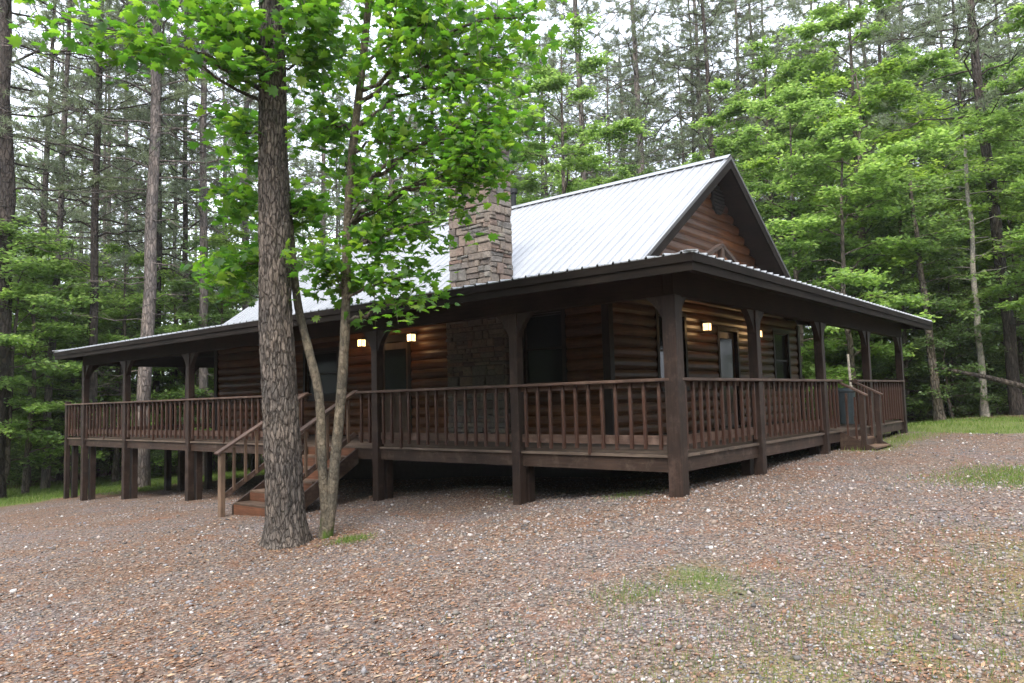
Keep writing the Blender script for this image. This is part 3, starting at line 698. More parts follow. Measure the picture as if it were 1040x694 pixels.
# railings -----------------------------------------------------------------
bays = []
fy = [0]+FY[:2]
bays += [('y', 0, .1, FY[0]-.075), ('y', 0, FY[0]+.075, FY[1]-.075), ('y', 0, FY[1]+.075, 6.12), ('y', 0, 7.62, FY[2]-.075), ('y', 0, FY[2]+.075, FY[3]-.075), ('y', 0, FY[3]+.075, FY[4]-.075), ('y', 0, FY[4]+.075, FY[5]-.075), ('y', 0, FY[5]+.075, DY1-.11)]
bays += [('x', 0, .1, SX[0]-.075), ('x', 0, SX[0]+.075, SX[1]-.075), ('x', 0, SX[1]+.075, 6.45), ('x', 0, 7.55, SX[2]-.075), ('x', 0, SX[2]+.075, SX[3]-.075)]
bays += [('x', DY1, .1, 2.85), ('x', DY1, 2.95, 5.75), ('x', DY1, 5.85, 8.65), ('x', DY1, 8.75, 11.35)]
bal = []
for bi, (ax, c0, a0, a1) in enumerate(bays):
    sgn = -1 if c0 == 0 else 1
    def bx(mb, q0, q1, b0, b1, z0, z1):
        q0, q1 = sorted((c0+sgn*-q0 if c0 else q0, c0+sgn*-q1 if c0 else q1))
        if ax == 'y': mb.box(q0, q1, b0, b1, z0, z1)
        else: mb.box(b0, b1, q0, q1, z0, z1)
    mb = B(); bx(mb, .0, .036, a0, a1, .12, .235)
    rl = mb.build('railing', M_raily if ax == 'y' else M_railx)
    mb = B(); bx(mb, .0, .036, a0, a1, .84, .905); mb.build('top_rail', M_raily if ax == 'y' else M_railx, rl)
    mb = B(); bx(mb, -.095, .06, a0-.075, a1+.075, .908, .948); mb.build('handrail', M_raily if ax == 'y' else M_railx, rl, bevel=.006)
    n_ = max(2, round((a1-a0)/.212)); st = (a1-a0)/n_
    for k in range(n_):
        a = a0+(k+.5)*st+random.uniform(-.008, .008); low = .055 if random.random() > .12 else -.02
        p = (c0-.022*(-sgn)*-1 if c0 else -.022, a) if ax == 'y' else (a, (c0+.022) if c0 else -.022)
        bal.append((math.hypot(p[0]-CAM[0], p[1]-CAM[1])+(50 if c0 else 0), p, low+random.uniform(-.01, .01), rl, ax))
bal.sort(key=lambda t_: t_[0])
mbase = {}
for ax in 'xy':
    mb = MB(); mb.box(-.0205, .0205, -.0205, .0205, 0, .85); o_ = mb.build('baluster', M_bal, None, bevel=.003); mbase[ax] = o_.data; bpy.data.objects.remove(o_)
for k, (dist, p, low, rl, ax) in enumerate(bal[:100]):
    o_ = bpy.data.objects.new('baluster', mbase[ax]); COL.objects.link(o_); o_.parent = rl
    o_.location = (p[0], p[1], low); o_.scale = (1, 1, (.905-low)/.85); o_.rotation_euler = (0, 0, random.uniform(-.05, .05))
mb = B()
for (dist, p, low, rl, ax) in bal[100:]: mb.box(p[0]-.0205, p[0]+.0205, p[1]-.0205, p[1]+.0205, low, .905)
o_ = mb.build('balusters', M_bal); o_['kind'] = 'stuff'

# front stairs (six risers) --------------------------------------------------
sy0, sy1 = 6.15, 7.6; NR = 6; rise = 1.06/NR; run = .3
stairs = B()
for k in range(1, NR):
    z = -k*rise; xa = -(k-1)*run; stairs.box(xa-run-.02, xa-.002, sy0+.045, sy1-.045, z-.035, z)
st = stairs.build('front_stairs', M_step, bevel=.004)
mb = B()
for k in range(1, NR+1):
    z = -k*rise; xa = -(k-1)*run; mb.box(xa-.022, xa-.003, sy0+.046, sy1-.046, z+.001 if k < NR else z-.1, z+rise-.036)
mb.build('riser', M_riser, st)
for yy in (sy0, sy1):
    mb = B(); x1 = -(NR-1)*run-.02
    pts = [(-.001, -.03), (x1, -.03+x1*rise/run), (x1, -1.12), (x1+.12, -1.12), (-.001, -.3)]
    mb.prism(pts, 1, yy-.02, yy+.02); mb.build('stringer', M_rimx, st)
    nx = -1.72; g = gz(nx, yy)-.1
    mb = B(); mb.box(nx-.045, nx+.045, yy-.045, yy+.045, g, -.03); mb.build('newel_post', M_post if yy == sy0 else wood('newel_tan', (.1, .07, .05), (.19, .13, .09), 2, .6), st, bevel=.005)
    mb = B(); mb.bar((nx-.1, yy, -.05), (-.02, yy, .955), .13, .038); mb.build('handrail', M_railx, st, bevel=.005)
    mb = B(); mb.bar((nx+.03, yy, -.05-.72), (-.05, yy, .955-.75), .035, .085); mb.build('bottom_rail', M_railx, st)
    for k in range(7):
        t_ = (k+1)/8; x = nx*(1-t_); z = -.05+(.955+.05)*t_
        mb = B(); mb.box(x-.02, x+.02, yy-.04, yy-.001, z-.76, z-.03); mb.build('baluster', wood('stair_baluster', (.09, .06, .04), (.17, .11, .075), 2, .6) if 'stair_baluster' not in bpy.data.materials else bpy.data.materials['stair_baluster'], st)
# side stairs (two low steps) -------------------------------------------------
mb = B(); mb.box(6.5, 7.5, -.34, -.005, -.2, -.165); mb.box(6.5, 7.5, -.62, -.341, -.345, -.31); ss = mb.build('side_stairs', M_step, bevel=.004)
mb = B(); mb.box(6.5, 7.5, -.02, -.006, -.165, -.04); mb.box(6.5, 7.5, -.34, -.326, -.31, -.2); mb.build('riser', M_rimx, ss)
for xx in (6.47, 7.53):
    mb = B(); mb.prism([(0, -.02), (-.64, -.34), (-.64, -.5), (0, -.5)], 0, xx-.02, xx+.02); mb.build('stringer', M_rimy, ss)
    mb = B(); mb.box(xx-.045, xx+.045, -.47, -.38, -.5, .66); mb.build('newel_post', M_post, ss, bevel=.005)
    mb = B(); mb.bar((xx, -.52, .64), (xx, .03, .93), .12, .036); mb.build('handrail', M_raily, ss, bevel=.004)
    mb = B()
    for yy in (-.15, -.3): mb.box(xx-.018, xx+.018, yy-.018, yy+.018, -.25, .76+yy*.5); 
    mb.build('balusters', M_bal, ss)

# chimney -------------------------------------------------------------------
def stonework(x0, x1, y0, y1, z0, z1, seed, hs=(.09, .2)):
    r_ = random.Random(seed); mb = B()
    core = .035
    faces = [('x', x0, y0, y1, -1), ('y', y0, x0, x1, -1), ('x', x1, y0, y1, 1), ('y', y1, x0, x1, 1)]
    for fi, (ax, c, a0, a1, sg) in enumerate(faces):
        def blk(s0, s1, b0, b1):
            if s1-s0 < .03 or b1-b0 < .03: return
            pr = r_.uniform(.0, .045); g = .007
            q0, q1 = (c-pr, c+core+.02) if sg < 0 else (c-core-.02, c+pr)
            vs = []
            j = lambda: r_.uniform(-.016, .016)
            ins = .014
            s0 += g; s1 -= g; b0 += g; b1 -= g
            outer = q0 if sg < 0 else q1; inner = q1 if sg < 0 else q0; mid = outer+.014*(-sg)
            for (q, i_) in ((inner, 0), (mid, 0), (outer, ins)):
                for (s_, b_, ds, db) in ((s0, b0, 1, 1), (s1, b0, -1, 1), (s1, b1, -1, -1), (s0, b1, 1, -1)):
                    p = (q+(j()*.6 if i_ else 0), s_+ds*i_+(j() if i_ or q == mid else 0)*.6, b_+db*i_+(j() if i_ or q == mid else 0)*.6)
                    vs.append(p if ax == 'x' else (p[1], p[0], p[2]))
            fs = []
            for L in (0, 4):
                for i in range(4): fs.append((L+i, L+(i+1) % 4, L+4+(i+1) % 4, L+4+i))
            fs.append((8, 9, 10, 11)); mb.add(vs, fs)
        z = z0; ci = 0
        while z < z1-.02:
            h = r_.uniform(*hs); h = min(h, z1-z)
            if z1-(z+h) < .06: h = z1-z
            s_ = a0-(.0 if ax == 'x' else 0); first = True
            while s_ < a1-.02:
                w = r_.uniform(.12, .4); e_ = min(s_+w, a1)
                if a1-e_ < .09: e_ = a1
                if h > .13 and r_.random() < .45:
                    f_ = r_.uniform(.4, .6); blk(s_, e_, z, z+h*f_)
                    if e_-s_ > .25 and r_.random() < .5: m2 = (s_+e_)/2+r_.uniform(-.05, .05); blk(s_, m2, z+h*f_, z+h); blk(m2, e_, z+h*f_, z+h)
                    else: blk(s_, e_, z+h*f_, z+h)
                else: blk(s_, e_, z, z+h)
                s_ = e_
            z += h
    return mb
CX0, CX1, CY0, CY1, CZ = 2.3, 2.95, 4.98, 6.06, 5.72
chim = stonework(CX0, CX1, CY0, CY1, 2.5, CZ, 3, (.12, .25)).build('chimney', M_stone)
mb = B(); mb.box(CX0+.03, CX1-.03, CY0+.03, CY1-.03, 2.3, CZ-.01); mb.build('mortar_core', M_mortar, chim)
mb = B(); mb.box(CX0-.07, CX1+.07, CY0-.07, CY1+.07, CZ, CZ+.035); mb.box(CX0-.08, CX1+.08, CY0-.08, CY1+.08, CZ+.036, CZ+.075); mb.build('chimney_cap', M_black, chim)
mb = B(); mb.tube([((CX0+CX1)/2, (CY0+CY1)/2, CZ+.07), ((CX0+CX1)/2, (CY0+CY1)/2, CZ+.4)], [.12, .12], 14); mb.build('flue', M_black, chim, smooth=True)
ch2 = stonework(2.32, 2.57, 4.7, 6.2, .0, 2.55, 8, (.09, .2)).build('chimney_breast', M_stone)
mb = B(); mb.box(2.35, 2.57, 4.73, 6.17, 0, 2.54); mb.build('mortar_core', M_mortar, ch2)
mb = B(); px_ = RX+.3
k_ = ray(521.5, 205); t_ = (px_-CAM[0])/k_[0]; py_ = CAM[1]+t_*k_[1]; zt_ = CAM[2]+t_*ray(521.5, 192)[2]; zr = RZ-.3*RS
mb.tube([(px_, py_, zr-.1), (px_, py_, zt_-.12), (px_, py_, zt_-.12), (px_, py_, zt_)], [.075, .075, .12, .12], 12); mb.build('vent_pipe', M_black, smooth=False)
# gable vent: long eight-sided louver ------------------------------------------
vx, vz, vw, vh = RX+.68-.02, 5.08, .3, .37
vx = 7.22
oct_ = [(vx-vw, vz-vh*.45), (vx-vw*.35, vz-vh), (vx+vw*.35, vz-vh), (vx+vw, vz-vh*.45), (vx+vw, vz+vh*.45), (vx+vw*.35, vz+vh), (vx-vw*.35, vz+vh), (vx-vw, vz+vh*.45)]
mb = B(); mb.prism(oct_, 1, Y0-.075, Y0-.005); gv = mb.build('gable_vent', M_vent)
mb = B()
for k in range(9):
    z = vz-vh+.06+k*.078; hw = vw*.9 if abs(z-vz) < vh*.5 else vw*(.9-.65*(abs(z-vz)-vh*.5)/(vh*.5))
    mb.bar((vx-hw, Y0-.085, z), (vx+hw, Y0-.085, z), .035, .01, up=(0, 1, 1.2))
mb.build('louver', M_trim, gv)
# small timber truss standing over the side porch roof
ty, tx, tz = 1.6, 5.16, 3.58; base = porch_z(ty)+.02
hw = (tz-base)/.42
mb = B()
mb.bar((tx, ty, tz), (tx-hw, ty, base), .1, .07); mb.bar((tx, ty, tz), (tx+hw, ty, base), .1, .07); mb.box(tx-.06, tx+.06, ty-.045, ty+.045, base, tz-.03)
mb.build('gable_truss', M_rimx)
mb = B()
for s_ in (-1, 1): mb.add([(tx, ty-.08, tz+.05), (tx, Y0, tz+.05), (tx+s_*(hw+.1), Y0, base+.02), (tx+s_*(hw+.1), ty-.08, base+.02)], [(0, 1, 2, 3)])

# lanterns --------------------------------------------------------------------
def lantern(x, y, z, nx, ny, label):
    r_ = empty('porch_lantern', (x, y, z)); tag(r_, label, 'wall lamp', 'lit lanterns on the cabin walls')
    def bx(mb, a, b, w0, w1, z0, z1):   # a,b: distance out from the wall
        if nx: xs_ = sorted((nx*a, nx*b)); mb.box(xs_[0], xs_[1], w0, w1, z0, z1)
        else: ys_ = sorted((ny*a, ny*b)); mb.box(w0, w1, ys_[0], ys_[1], z0, z1)
    def bd(mb, nm, mt, par): o_ = MB.build(mb, nm, mt, None); o_.parent = par; return o_
    mb = MB(); bx(mb, .0, .02, -.05, .05, -.05, .12); bx(mb, .02, .11, -.012, .012, .1, .115); bd(mb, 'wall_bracket', M_black, r_)
    mb = MB(); bx(mb, .02, .17, -.072, .072, .07, .082); bx(mb, .045, .14, -.05, .05, .083, .1); bx(mb, .02, .17, -.072, .072, -.088, -.078)
    for a in (.022, .158):
        for w in (-.07, .06): bx(mb, a, a+.01, w, w+.01, -.078, .07)
    bx(mb, .1581, .1681, -.004, .004, -.078, .07)
    bd(mb, 'lantern_frame', M_black, r_)
    mb = MB(); bx(mb, .034, .156, -.059, .059, -.077, .069); bd(mb, 'glass_shade', M_lamp, r_)
    pl = bpy.data.lights.new('lantern_light', 'POINT'); pl.energy = 1.9; pl.color = (1, .6, .27); pl.shadow_soft_size = .07
    po = bpy.data.objects.new('lantern_light', pl); COL.objects.link(po); po.parent = r_; po.location = (nx*.26, ny*.26, 0)
lantern(6.2, Y0-.04, 2.14, 0, -1, 'lit lantern left of the side door, just right of the big corner post')
lantern(8.95, Y0-.04, 2.13, 0, -1, 'lit lantern on the gable wall half hidden behind the second side porch post')
lantern(X0-.04, 7.38, 2.1, -1, 0, 'square lit lantern right of the front door, under the leafy boughs')
lantern(X0-.04, 9.02, 2.1, -1, 0, 'lit lantern left of the front door, partly cut by a post bracket')
# pale container seen on the deck by the side steps
cn = empty('storage_bin', (9.35, .74, 0)); tag(cn, 'pale blue grey plastic bin standing on the deck by the side steps', 'bin')
mb = MB(); mb.tube([(0, 0, .0), (0, 0, .04), (0, 0, .7), (0, 0, .72)], [.2, .21, .25, .27], 16, True); o_ = mb.build('bin_body', M_can, cn, smooth=False)
mb = MB(); mb.tube([(0, 0, .722), (0, 0, .76), (0, 0, .8)], [.285, .28, .12], 16, True); o_ = mb.build('bin_lid', M_can, cn)

# ------------------------------------------------------------------ foreground pine
def big_pine():
    base = np.array([-2.98, 3.81]); g = gz(*base)
    r_ = empty('pine_tree', (base[0], base[1], g)); tag(r_, 'big straight pine with rough plated bark beside the front steps', 'tree')
    nz_, na = 420, 112; H = 15.0
    zz = np.concatenate([np.linspace(0, 1.2, 70)**1.0, np.linspace(1.23, 9, 300), np.linspace(9.1, H, 50)])
    nz_ = len(zz)
    # trunk edges read off the photograph as a centre line and a radius
    hh = np.array([-.1, 0, .15, .4, 1.0, 2.5, 5.2, 15]); rr = np.array([.37, .325, .268, .238, .222, .205, .172, .1])
    cxs = np.interp(zz, [0, 1, 3, 6, 15], [0, -.0, -.0, .03, .1]); 
    lat = np.interp(zz, [0, 1.0, 2.9, 5.2, 15], [.0, -.03, -.13, -.16, -.2])   # drift to the left in view
    dirr = np.array([_r[0], _r[1]])
    V = np.zeros((nz_, na, 3)); 
    for i, z in enumerate(zz):
        R0 = np.interp(z, hh, rr)
        for j in range(na):
            a = 2*math.pi*j/na
            flare = .0
            if z < .5: flare = (.5-z)**2*(.55+.35*math.cos(a*3+.8)+.25*math.cos(a*5+2))
            p = Vector((math.cos(a)*R0*11+7, math.sin(a)*R0*11, z*2.4))
            p = p+Vector((noise.noise(p*1.3)*.5, noise.noise(p*1.3+Vector((9, 0, 0)))*.5, noise.noise(p*.9+Vector((0, 5, 0)))*.9))
            d_, _ = noise.voronoi(p*.85); e_ = min(.5, d_[1]-d_[0])
            R1 = R0+flare*.5+.020*(min(1, e_/.22)-.6)+.008*noise.noise(p*4)
            V[i, j] = (math.cos(a)*R1+lat[i]*dirr[0], math.sin(a)*R1+lat[i]*dirr[1], z-.12)
    i_ = np.arange(nz_-1)[:, None]*na; j_ = np.arange(na)[None]; j2 = (j_+1) % na
    Fq = np.stack([i_+j_, i_+j2, i_+na+j2, i_+na+j_], -1).reshape(-1, 4)
    o_ = mesh_np('trunk', V.reshape(-1, 3), Fq, M_pinebark, r_, True)
    return r_
big_pine()

# near broadleaf tree with two stems -------------------------------------------------
def lobed_leaf():
    pts = [(0, 0), (.14, .10), (.42, .08), (.34, .24), (.56, .42), (.30, .46), (.34, .74), (.13, .66), (0, 1.0)]
    L = pts+[(-x, y) for x, y in pts[-2:0:-1]]
    n_ = len(L); V = [(x, y, -.22*abs(x)-.12*y*y) for x, y in L]; c = (0, .45, .03)
    V.append(c); Fc = [(i, (i+1) % n_, n_) for i in range(n_)]
    return np.array(V), np.array(Fc)
LL, LF = lobed_leaf()
def near_tree():
    bx_, by_ = -2.50, 3.69; g = gz(bx_, by_)
    o3 = np.array([bx_, by_, g])
    r_ = empty('broadleaf_tree', tuple(o3)); tag(r_, 'young broadleaf tree with two slim stems and bright lobed leaves, right of the big pine', 'tree')
    D = 9.55
    def W_(px, py, dd=D): return at(px, py, dd)-o3
    S1 = [W_(330, 548), W_(331, 520), W_(327, 470, D), W_(325, 400, 9.6), W_(312, 350, 9.7), W_(302, 310, 9.8), W_(296, 250, 9.9), W_(290, 180, 10.0), W_(284, 90, 10.1), W_(276, -10, 10.2), W_(272, -120, 10.3)]
    S2 = [W_(330, 548), W_(336, 520), W_(340, 470), W_(346, 410, 9.6), W_(351, 330, 9.6), W_(352, 250, 9.6), W_(356, 170, 9.55), W_(366, 85, 9.5), W_(373, 20, 9.5), W_(380, -60, 9.5), W_(392, -150, 9.5)]
    def smooth(pts, k=6):
        P = np.array(pts); t_ = np.linspace(0, len(P)-1, len(P)*k); out = np.empty((len(t_), 3))
        for c in range(3): out[:, c] = np.interp(t_, np.arange(len(P)), P[:, c])
        ker = np.ones(5)/5; pad = np.pad(out, ((2, 2), (0, 0)), mode='edge')
        return np.stack([np.convolve(pad[:, c], ker, 'valid') for c in range(3)], 1)
    nb = NB()
    p1, p2 = smooth(S1), smooth(S2)
    def rad(n_, a, b): r0 = np.linspace(a, b, n_); r0[:6] *= np.linspace(1.35, 1.0, 6); return r0+np.random.default_rng(2).normal(0, .0018, n_)
    nb.tube(p1, rad(len(p1), .066, .036), 16); nb.tube(p2, rad(len(p2), .074, .038), 16)
    nb.build('trunk', M_smooth, r_)
    br = NB(); twig_pts = []
    r2 = random.Random(4); rg = np.random.default_rng(8)
    # foliage masses: (px, py, depth, spread px, count of sprays, stem)
    masses = [(475, 70, 8.8, 52, 34, 2), (500, 130, 8.6, 32, 20, 2), (478, 178, 8.7, 34, 24, 2), (492, 165, 8.5, 20, 12, 2), (440, 225, 8.9, 28, 12, 2), (520, 120, 8.5, 22, 9, 2), (405, 130, 9.0, 40, 16, 2), (430, 25, 9.0, 55, 24, 2), (520, 45, 8.8, 34, 12, 2), (545, 8, 8.6, 18, 6, 2),
              (385, 200, 9.3, 30, 12, 2), (400, 285, 9.2, 30, 16, 2), (380, 240, 9.4, 30, 12, 2), (345, 290, 9.5, 25, 9, 2), (425, 305, 9.1, 16, 5, 2),
              (330, 60, 9.8, 36, 20, 1), (325, 130, 9.7, 22, 10, 2), (312, 215, 9.9, 22, 12, 1), (330, 265, 9.6, 20, 8, 2), (245, 60, 9.4, 26, 14, 1), (238, 130, 10.0, 18, 10, 1), (240, 205, 10.2, 22, 13, 1), (225, 270, 10.4, 24, 13, 1), (252, 262, 10.2, 20, 9, 1), (258, 160, 10.4, 22, 9, 1),
              (195, 20, 9.0, 46, 11, 1), (120, 28, 8.8, 48, 9, 1), (60, 18, 8.6, 36, 4, 1), (150, 52, 8.9, 36, 5, 1), (225, 15, 9.2, 30, 14, 1), (320, 5, 9.4, 40, 16, 1), (400, -20, 9.2, 60, 20, 2),
              (300, -60, 9.4, 120, 24, 1), (480, -60, 8.8, 70, 18, 2), (350, 170, 9.9, 18, 7, 2)]
    P_leaf = []; 
    for (mx, my, md, sp, cnt, stm) in masses:
        stem = p1 if stm == 1 else p2
        ctr = W_(mx, my, md)
        # limb from the stem toward the mass, leaving below it
        hd = np.linalg.norm((stem-ctr)[:, :2], axis=1)
        tgtz = ctr[2]-.35*hd.mean() if my > -50 else ctr[2]-.5
        k0 = int(np.argmin(abs(stem[:, 2]-(ctr[2]-.18*hd[len(stem)//2])))); a = stem[k0]
        mid = (a+ctr)/2+np.array([0, 0, .12*np.linalg.norm(ctr-a)])
        tt = np.linspace(0, 1, 9)[:, None]; limb = (1-tt)**2*a+2*(1-tt)*tt*mid+tt**2*ctr
        limb[1:-1] += rg.normal(0, .03, (7, 3)); L_ = np.linalg.norm(ctr-a)
        br.tube(limb, np.linspace(min(.03, .010+.012*L_), .007, 9), 6)
        for s_ in range(cnt):
            dpt = md+rg.normal(0, .45)
            e_ = W_(mx+rg.normal(0, sp*.62), my+rg.normal(0, sp*.7), dpt)
            f_ = rg.uniform(.45, 1); st_ = limb[int(f_*8)]
            dv = e_-st_; Lx = np.linalg.norm(dv)
            mid2 = (st_+e_)/2+np.array([0, 0, .07*Lx]); tq = np.linspace(0, 1, 5)[:, None]
            tw = (1-tq)**2*st_+2*(1-tq)*tq*mid2+tq**2*e_
            br.tube(tw, np.linspace(.006, .0025, 5), 4)
            nl = rg.integers(14, 21)
            tpos = rg.uniform(.45, 1.06, nl)
            base_ = st_+(e_-st_)*tpos[:, None]
            off = rg.normal(0, 1, (nl, 3))*np.array([.15, .15, .09])
            P_leaf.append(base_+off)
    br.build('branches', M_hwbark, r_)
    P_leaf = np.concatenate(P_leaf); n_ = len(P_leaf)
    Rm = rotm(n_, .75); sc = rng.uniform(.085, .17, n_)*np.clip(np.linalg.norm(P_leaf+o3-CAM, axis=1)/9.6, .8, 1.05)**2
    V, Fc = scatter(LL-np.array([0, .1, 0]), LF, P_leaf, Rm, sc)
    mesh_np('crown', V, Fc, M_leaf_near, r_)
near_tree()

# ------------------------------------------------------------------ woodland prototypes
def branch_curve(a, d, L, droop, n=6, jit=.04, rg=rng):
    t_ = np.linspace(0, 1, n)[:, None]; P = a+d*L*t_+np.array([0, 0, 1.])*(-droop*L*t_**2); P[1:] += rg.normal(0, jit, (n-1, 3))*L*.4
    return P
LEAF4 = np.array([(0, 0, 0), (.3, .45, -.06), (0, 1, -.05), (-.3, .45, -.06)], float); LEAF4F = np.array([(0, 1, 2, 3)])
def hardwood(seed, H, cb, Rc, nl, leaf, bend=.3, limbs=26, topw=.5, leafmat_=None, barkm=None, r0=None):
    rg = np.random.default_rng(seed); nb = NB(); z = np.linspace(-.3, H, 14)
    r0 = r0 or .009*H+.03
    wob = np.cumsum(rg.normal(0, bend/6, (14, 2)), 0); wob[:2] = 0
    T = np.column_stack([wob, z]); rad = r0*(1-.86*np.clip(z/H, 0, 1)); rad[0] *= 1.3
    nb.tube(T, rad, 8); pts = []
    for k in range(limbs):
        f = (k+.5)/limbs; h = cb+(H*.97-cb)*f**.9; q = np.array([np.interp(h, z, T[:, 0]), np.interp(h, z, T[:, 1]), h])
        az = k*2.4+rg.normal(0, .4); el = rg.uniform(.05, .5)+.5*f
        prof = (math.sin(math.pi*min(1, .2+.8*(1-f)))*.75+.25) if f > .25 else (.65+.35*f/.25)
        L = Rc*prof*rg.uniform(.6, 1.15)*(1 if f < .8 else topw+.2)
        d = np.array([math.cos(az)*math.cos(el), math.sin(az)*math.cos(el), math.sin(el)])
        P = branch_curve(q, d, L, .22+.25*(1-f), 7, .05, rg); nb.tube(P, np.linspace(r0*.34*(1-f*.6), .008, 7), 5)
        for s_ in range(7):
            ff = rg.uniform(.25, 1); i = min(5, int(ff*6)); p0 = P[i]+(P[i+1]-P[i])*(ff*6-i)
            a2 = az+rg.choice([-1, 1])*rg.uniform(.3, 1.2); l2 = L*rg.uniform(.25, .5)*(1.15-ff*.5); e2 = rg.uniform(-.15, .35)
            d2 = np.array([math.cos(a2)*math.cos(e2), math.sin(a2)*math.cos(e2), math.sin(e2)])
            P2 = branch_curve(p0, d2, l2, .2, 4, .05, rg); nb.tube(P2, np.linspace(.012, .004, 4), 3)
            pts.append((P2, l2))
    w = np.array([p[1] for p in pts]); w /= w.sum(); idx = rg.choice(len(pts), nl, p=w)
    tt = rg.uniform(.15, 1.05, nl); B_ = np.stack([pts[i][0][0]+(pts[i][0][3]-pts[i][0][0])*t_ for i, t_ in zip(idx, tt)])
    B_ += rg.normal(0, 1, (nl, 3))*np.array([.17, .17, .055])
    V, Fc = scatter(LEAF4, LEAF4F, B_, rotm(nl, .5), rg.uniform(.7, 1.3, nl)*leaf)
    return nb, V, Fc
def pine(seed, H, cb, Rc, dead=14, r0=.2, dens=1.0, barkm=None):
    rg = np.random.default_rng(seed); nb = NB(); z = np.linspace(-.3, H, 18)
    wob = np.cumsum(rg.normal(0, .035, (18, 2)), 0); wob[:2] = 0; T = np.column_stack([wob, z])
    rad = r0*(1-.8*np.clip(z/H, 0, 1)**1.2); rad[0] *= 1.25; nb.tube(T, rad, 10)
    fol = []; n_l = 60
    for k in range(dead):
        h = rg.uniform(cb*.3, cb*1.25); q = np.array([np.interp(h, z, T[:, 0]), np.interp(h, z, T[:, 1]), h]); az = rg.uniform(0, 6.28); el = rg.uniform(-.3, .3)
        L = rg.uniform(.8, 3.0); d = np.array([math.cos(az)*math.cos(el), math.sin(az)*math.cos(el), math.sin(el)])
        P = branch_curve(q, d, L, rg.uniform(.0, .3), 6, .06, rg); nb.tube(P, np.linspace(.022, .004, 6), 4)
        for s_ in range(4):
            i = rg.integers(2, 6); a2 = az+rg.normal(0, .8); d2 = np.array([math.cos(a2), math.sin(a2), rg.normal(0, .4)]); nb.tube(branch_curve(P[i], d2, L*.35, .1, 3, .05, rg), [.009, .006, .003], 3)
    tips = []
    for k in range(n_l):
        f = (k+.5)/n_l; h = cb+(H-cb)*f; q = np.array([np.interp(h, z, T[:, 0]), np.interp(h, z, T[:, 1]), h]); az = k*2.4+rg.normal(0, .5)
        L = Rc*(math.sin(math.pi*(.22+.74*f))**.8)*rg.uniform(.55, 1.15); el = rg.uniform(-.1, .35)+.35*f
        d = np.array([math.cos(az)*math.cos(el), math.sin(az)*math.cos(el), math.sin(el)])
        P = branch_curve(q, d, L, rg.uniform(-.1, .22), 7, .06, rg); nb.tube(P, np.linspace(.04*(1-f*.5), .008, 7), 5)
        for s_ in range(int(9*dens)):
            ff = rg.uniform(.35, 1); i = min(5, int(ff*6)); p0 = P[i]+(P[i+1]-P[i])*(ff*6-i)
            a2 = az+rg.choice([-1, 1])*rg.uniform(.2, 1.2); l2 = L*rg.uniform(.15, .38); e2 = rg.uniform(-.1, .6)
            d2 = np.array([math.cos(a2)*math.cos(e2), math.sin(a2)*math.cos(e2), math.sin(e2)]); P2 = branch_curve(p0, d2, l2, -.1, 4, .05, rg)
            nb.tube(P2, np.linspace(.013, .005, 4), 3)
            for t_ in rg.uniform(.3, 1.08, 4): tips.append(P2[0]+(P2[3]-P2[0])*t_+rg.normal(0, .05, 3))
    tips = np.array(tips); K = 19; n_ = len(tips)*K
    c = np.repeat(tips, K, 0); dr = rg.normal(0, 1, (n_, 3)); dr[:, 2] += .35; dr /= np.linalg.norm(dr, axis=1)[:, None]
    sd_ = np.cross(dr, rg.normal(0, 1, (n_, 3))); sd_ /= np.linalg.norm(sd_, axis=1)[:, None]
    L = rg.uniform(.13, .26, n_)[:, None]; w = .0105
    a = c+dr*.02; V = np.stack([a-sd_*w, a+sd_*w, c+dr*L], 1).reshape(-1, 3); Fc = np.arange(n_*3).reshape(-1, 3)
    return nb, V, Fc
def make_proto(kind, gen, bm, lm):
    nb, V, Fc = gen
    r_ = empty(kind, (0, 0, -100)); nb.build('trunk', bm, r_); mesh_np('crown', V, Fc, lm, r_, False)
    return r_
used = set()
def put(proto, x, y, label, cat='tree', group=None, rz=None, sc=1.0, lean=(0, 0), z=None, bark_=None, name=None):
    first = proto.name not in used
    if first and bark_ is None: o_ = proto; used.add(proto.name); kids = None
    else:
        o_ = proto.copy(); COL.objects.link(o_)
        for ch in [c for c in COL.objects if c.parent == proto]:
            c = ch.copy(); COL.objects.link(c); c.parent = o_
            if bark_ is not None and ch.name.startswith('trunk'):
                c.material_slots[0].link = 'OBJECT'; c.material_slots[0].material = bark_
    o_.location = (x, y, (gz(x, y) if z is None else z)); o_.rotation_euler = (lean[0], lean[1], rng.uniform(0, 6.28) if rz is None else rz); o_.scale = (sc, sc, sc)
    for k in ('label', 'category', 'group'):
        if k in o_: del o_[k]
    tag(o_, label, cat, group); return o_
pines = [make_proto('pine_tree', pine(s, H, cb, Rc, dd, r0, dn), M_pinebark_far, M_needle) for (s, H, cb, Rc, dd, r0, dn) in
         ((21, 28, 9.5, 4.6, 18, .2, 1), (22, 29, 8.5, 4.9, 20, .19, 1), (23, 26, 8.0, 4.4, 14, .17, 1), (24, 29, 10, 4.6, 22, .18, 1), (25, 26, 7.0, 5.0, 14, .16, 1))]
hws = [make_proto('broadleaf_tree', hardwood(*a), M_hwbark, m_) for a, m_ in
       (((31, 9, 1.2, 2.8, 15000, .15), M_leaf), ((32, 12, 2.0, 3.3, 20000, .155), M_leaf), ((33, 14, 2.8, 3.6, 23000, .16), M_leaf), ((34, 7, .8, 2.5, 12000, .14), M_leaf), ((35, 11, 2.4, 2.9, 11000, .16), M_leaf_y), ((36, 16, 4.0, 3.9, 24000, .16), M_leaf))]
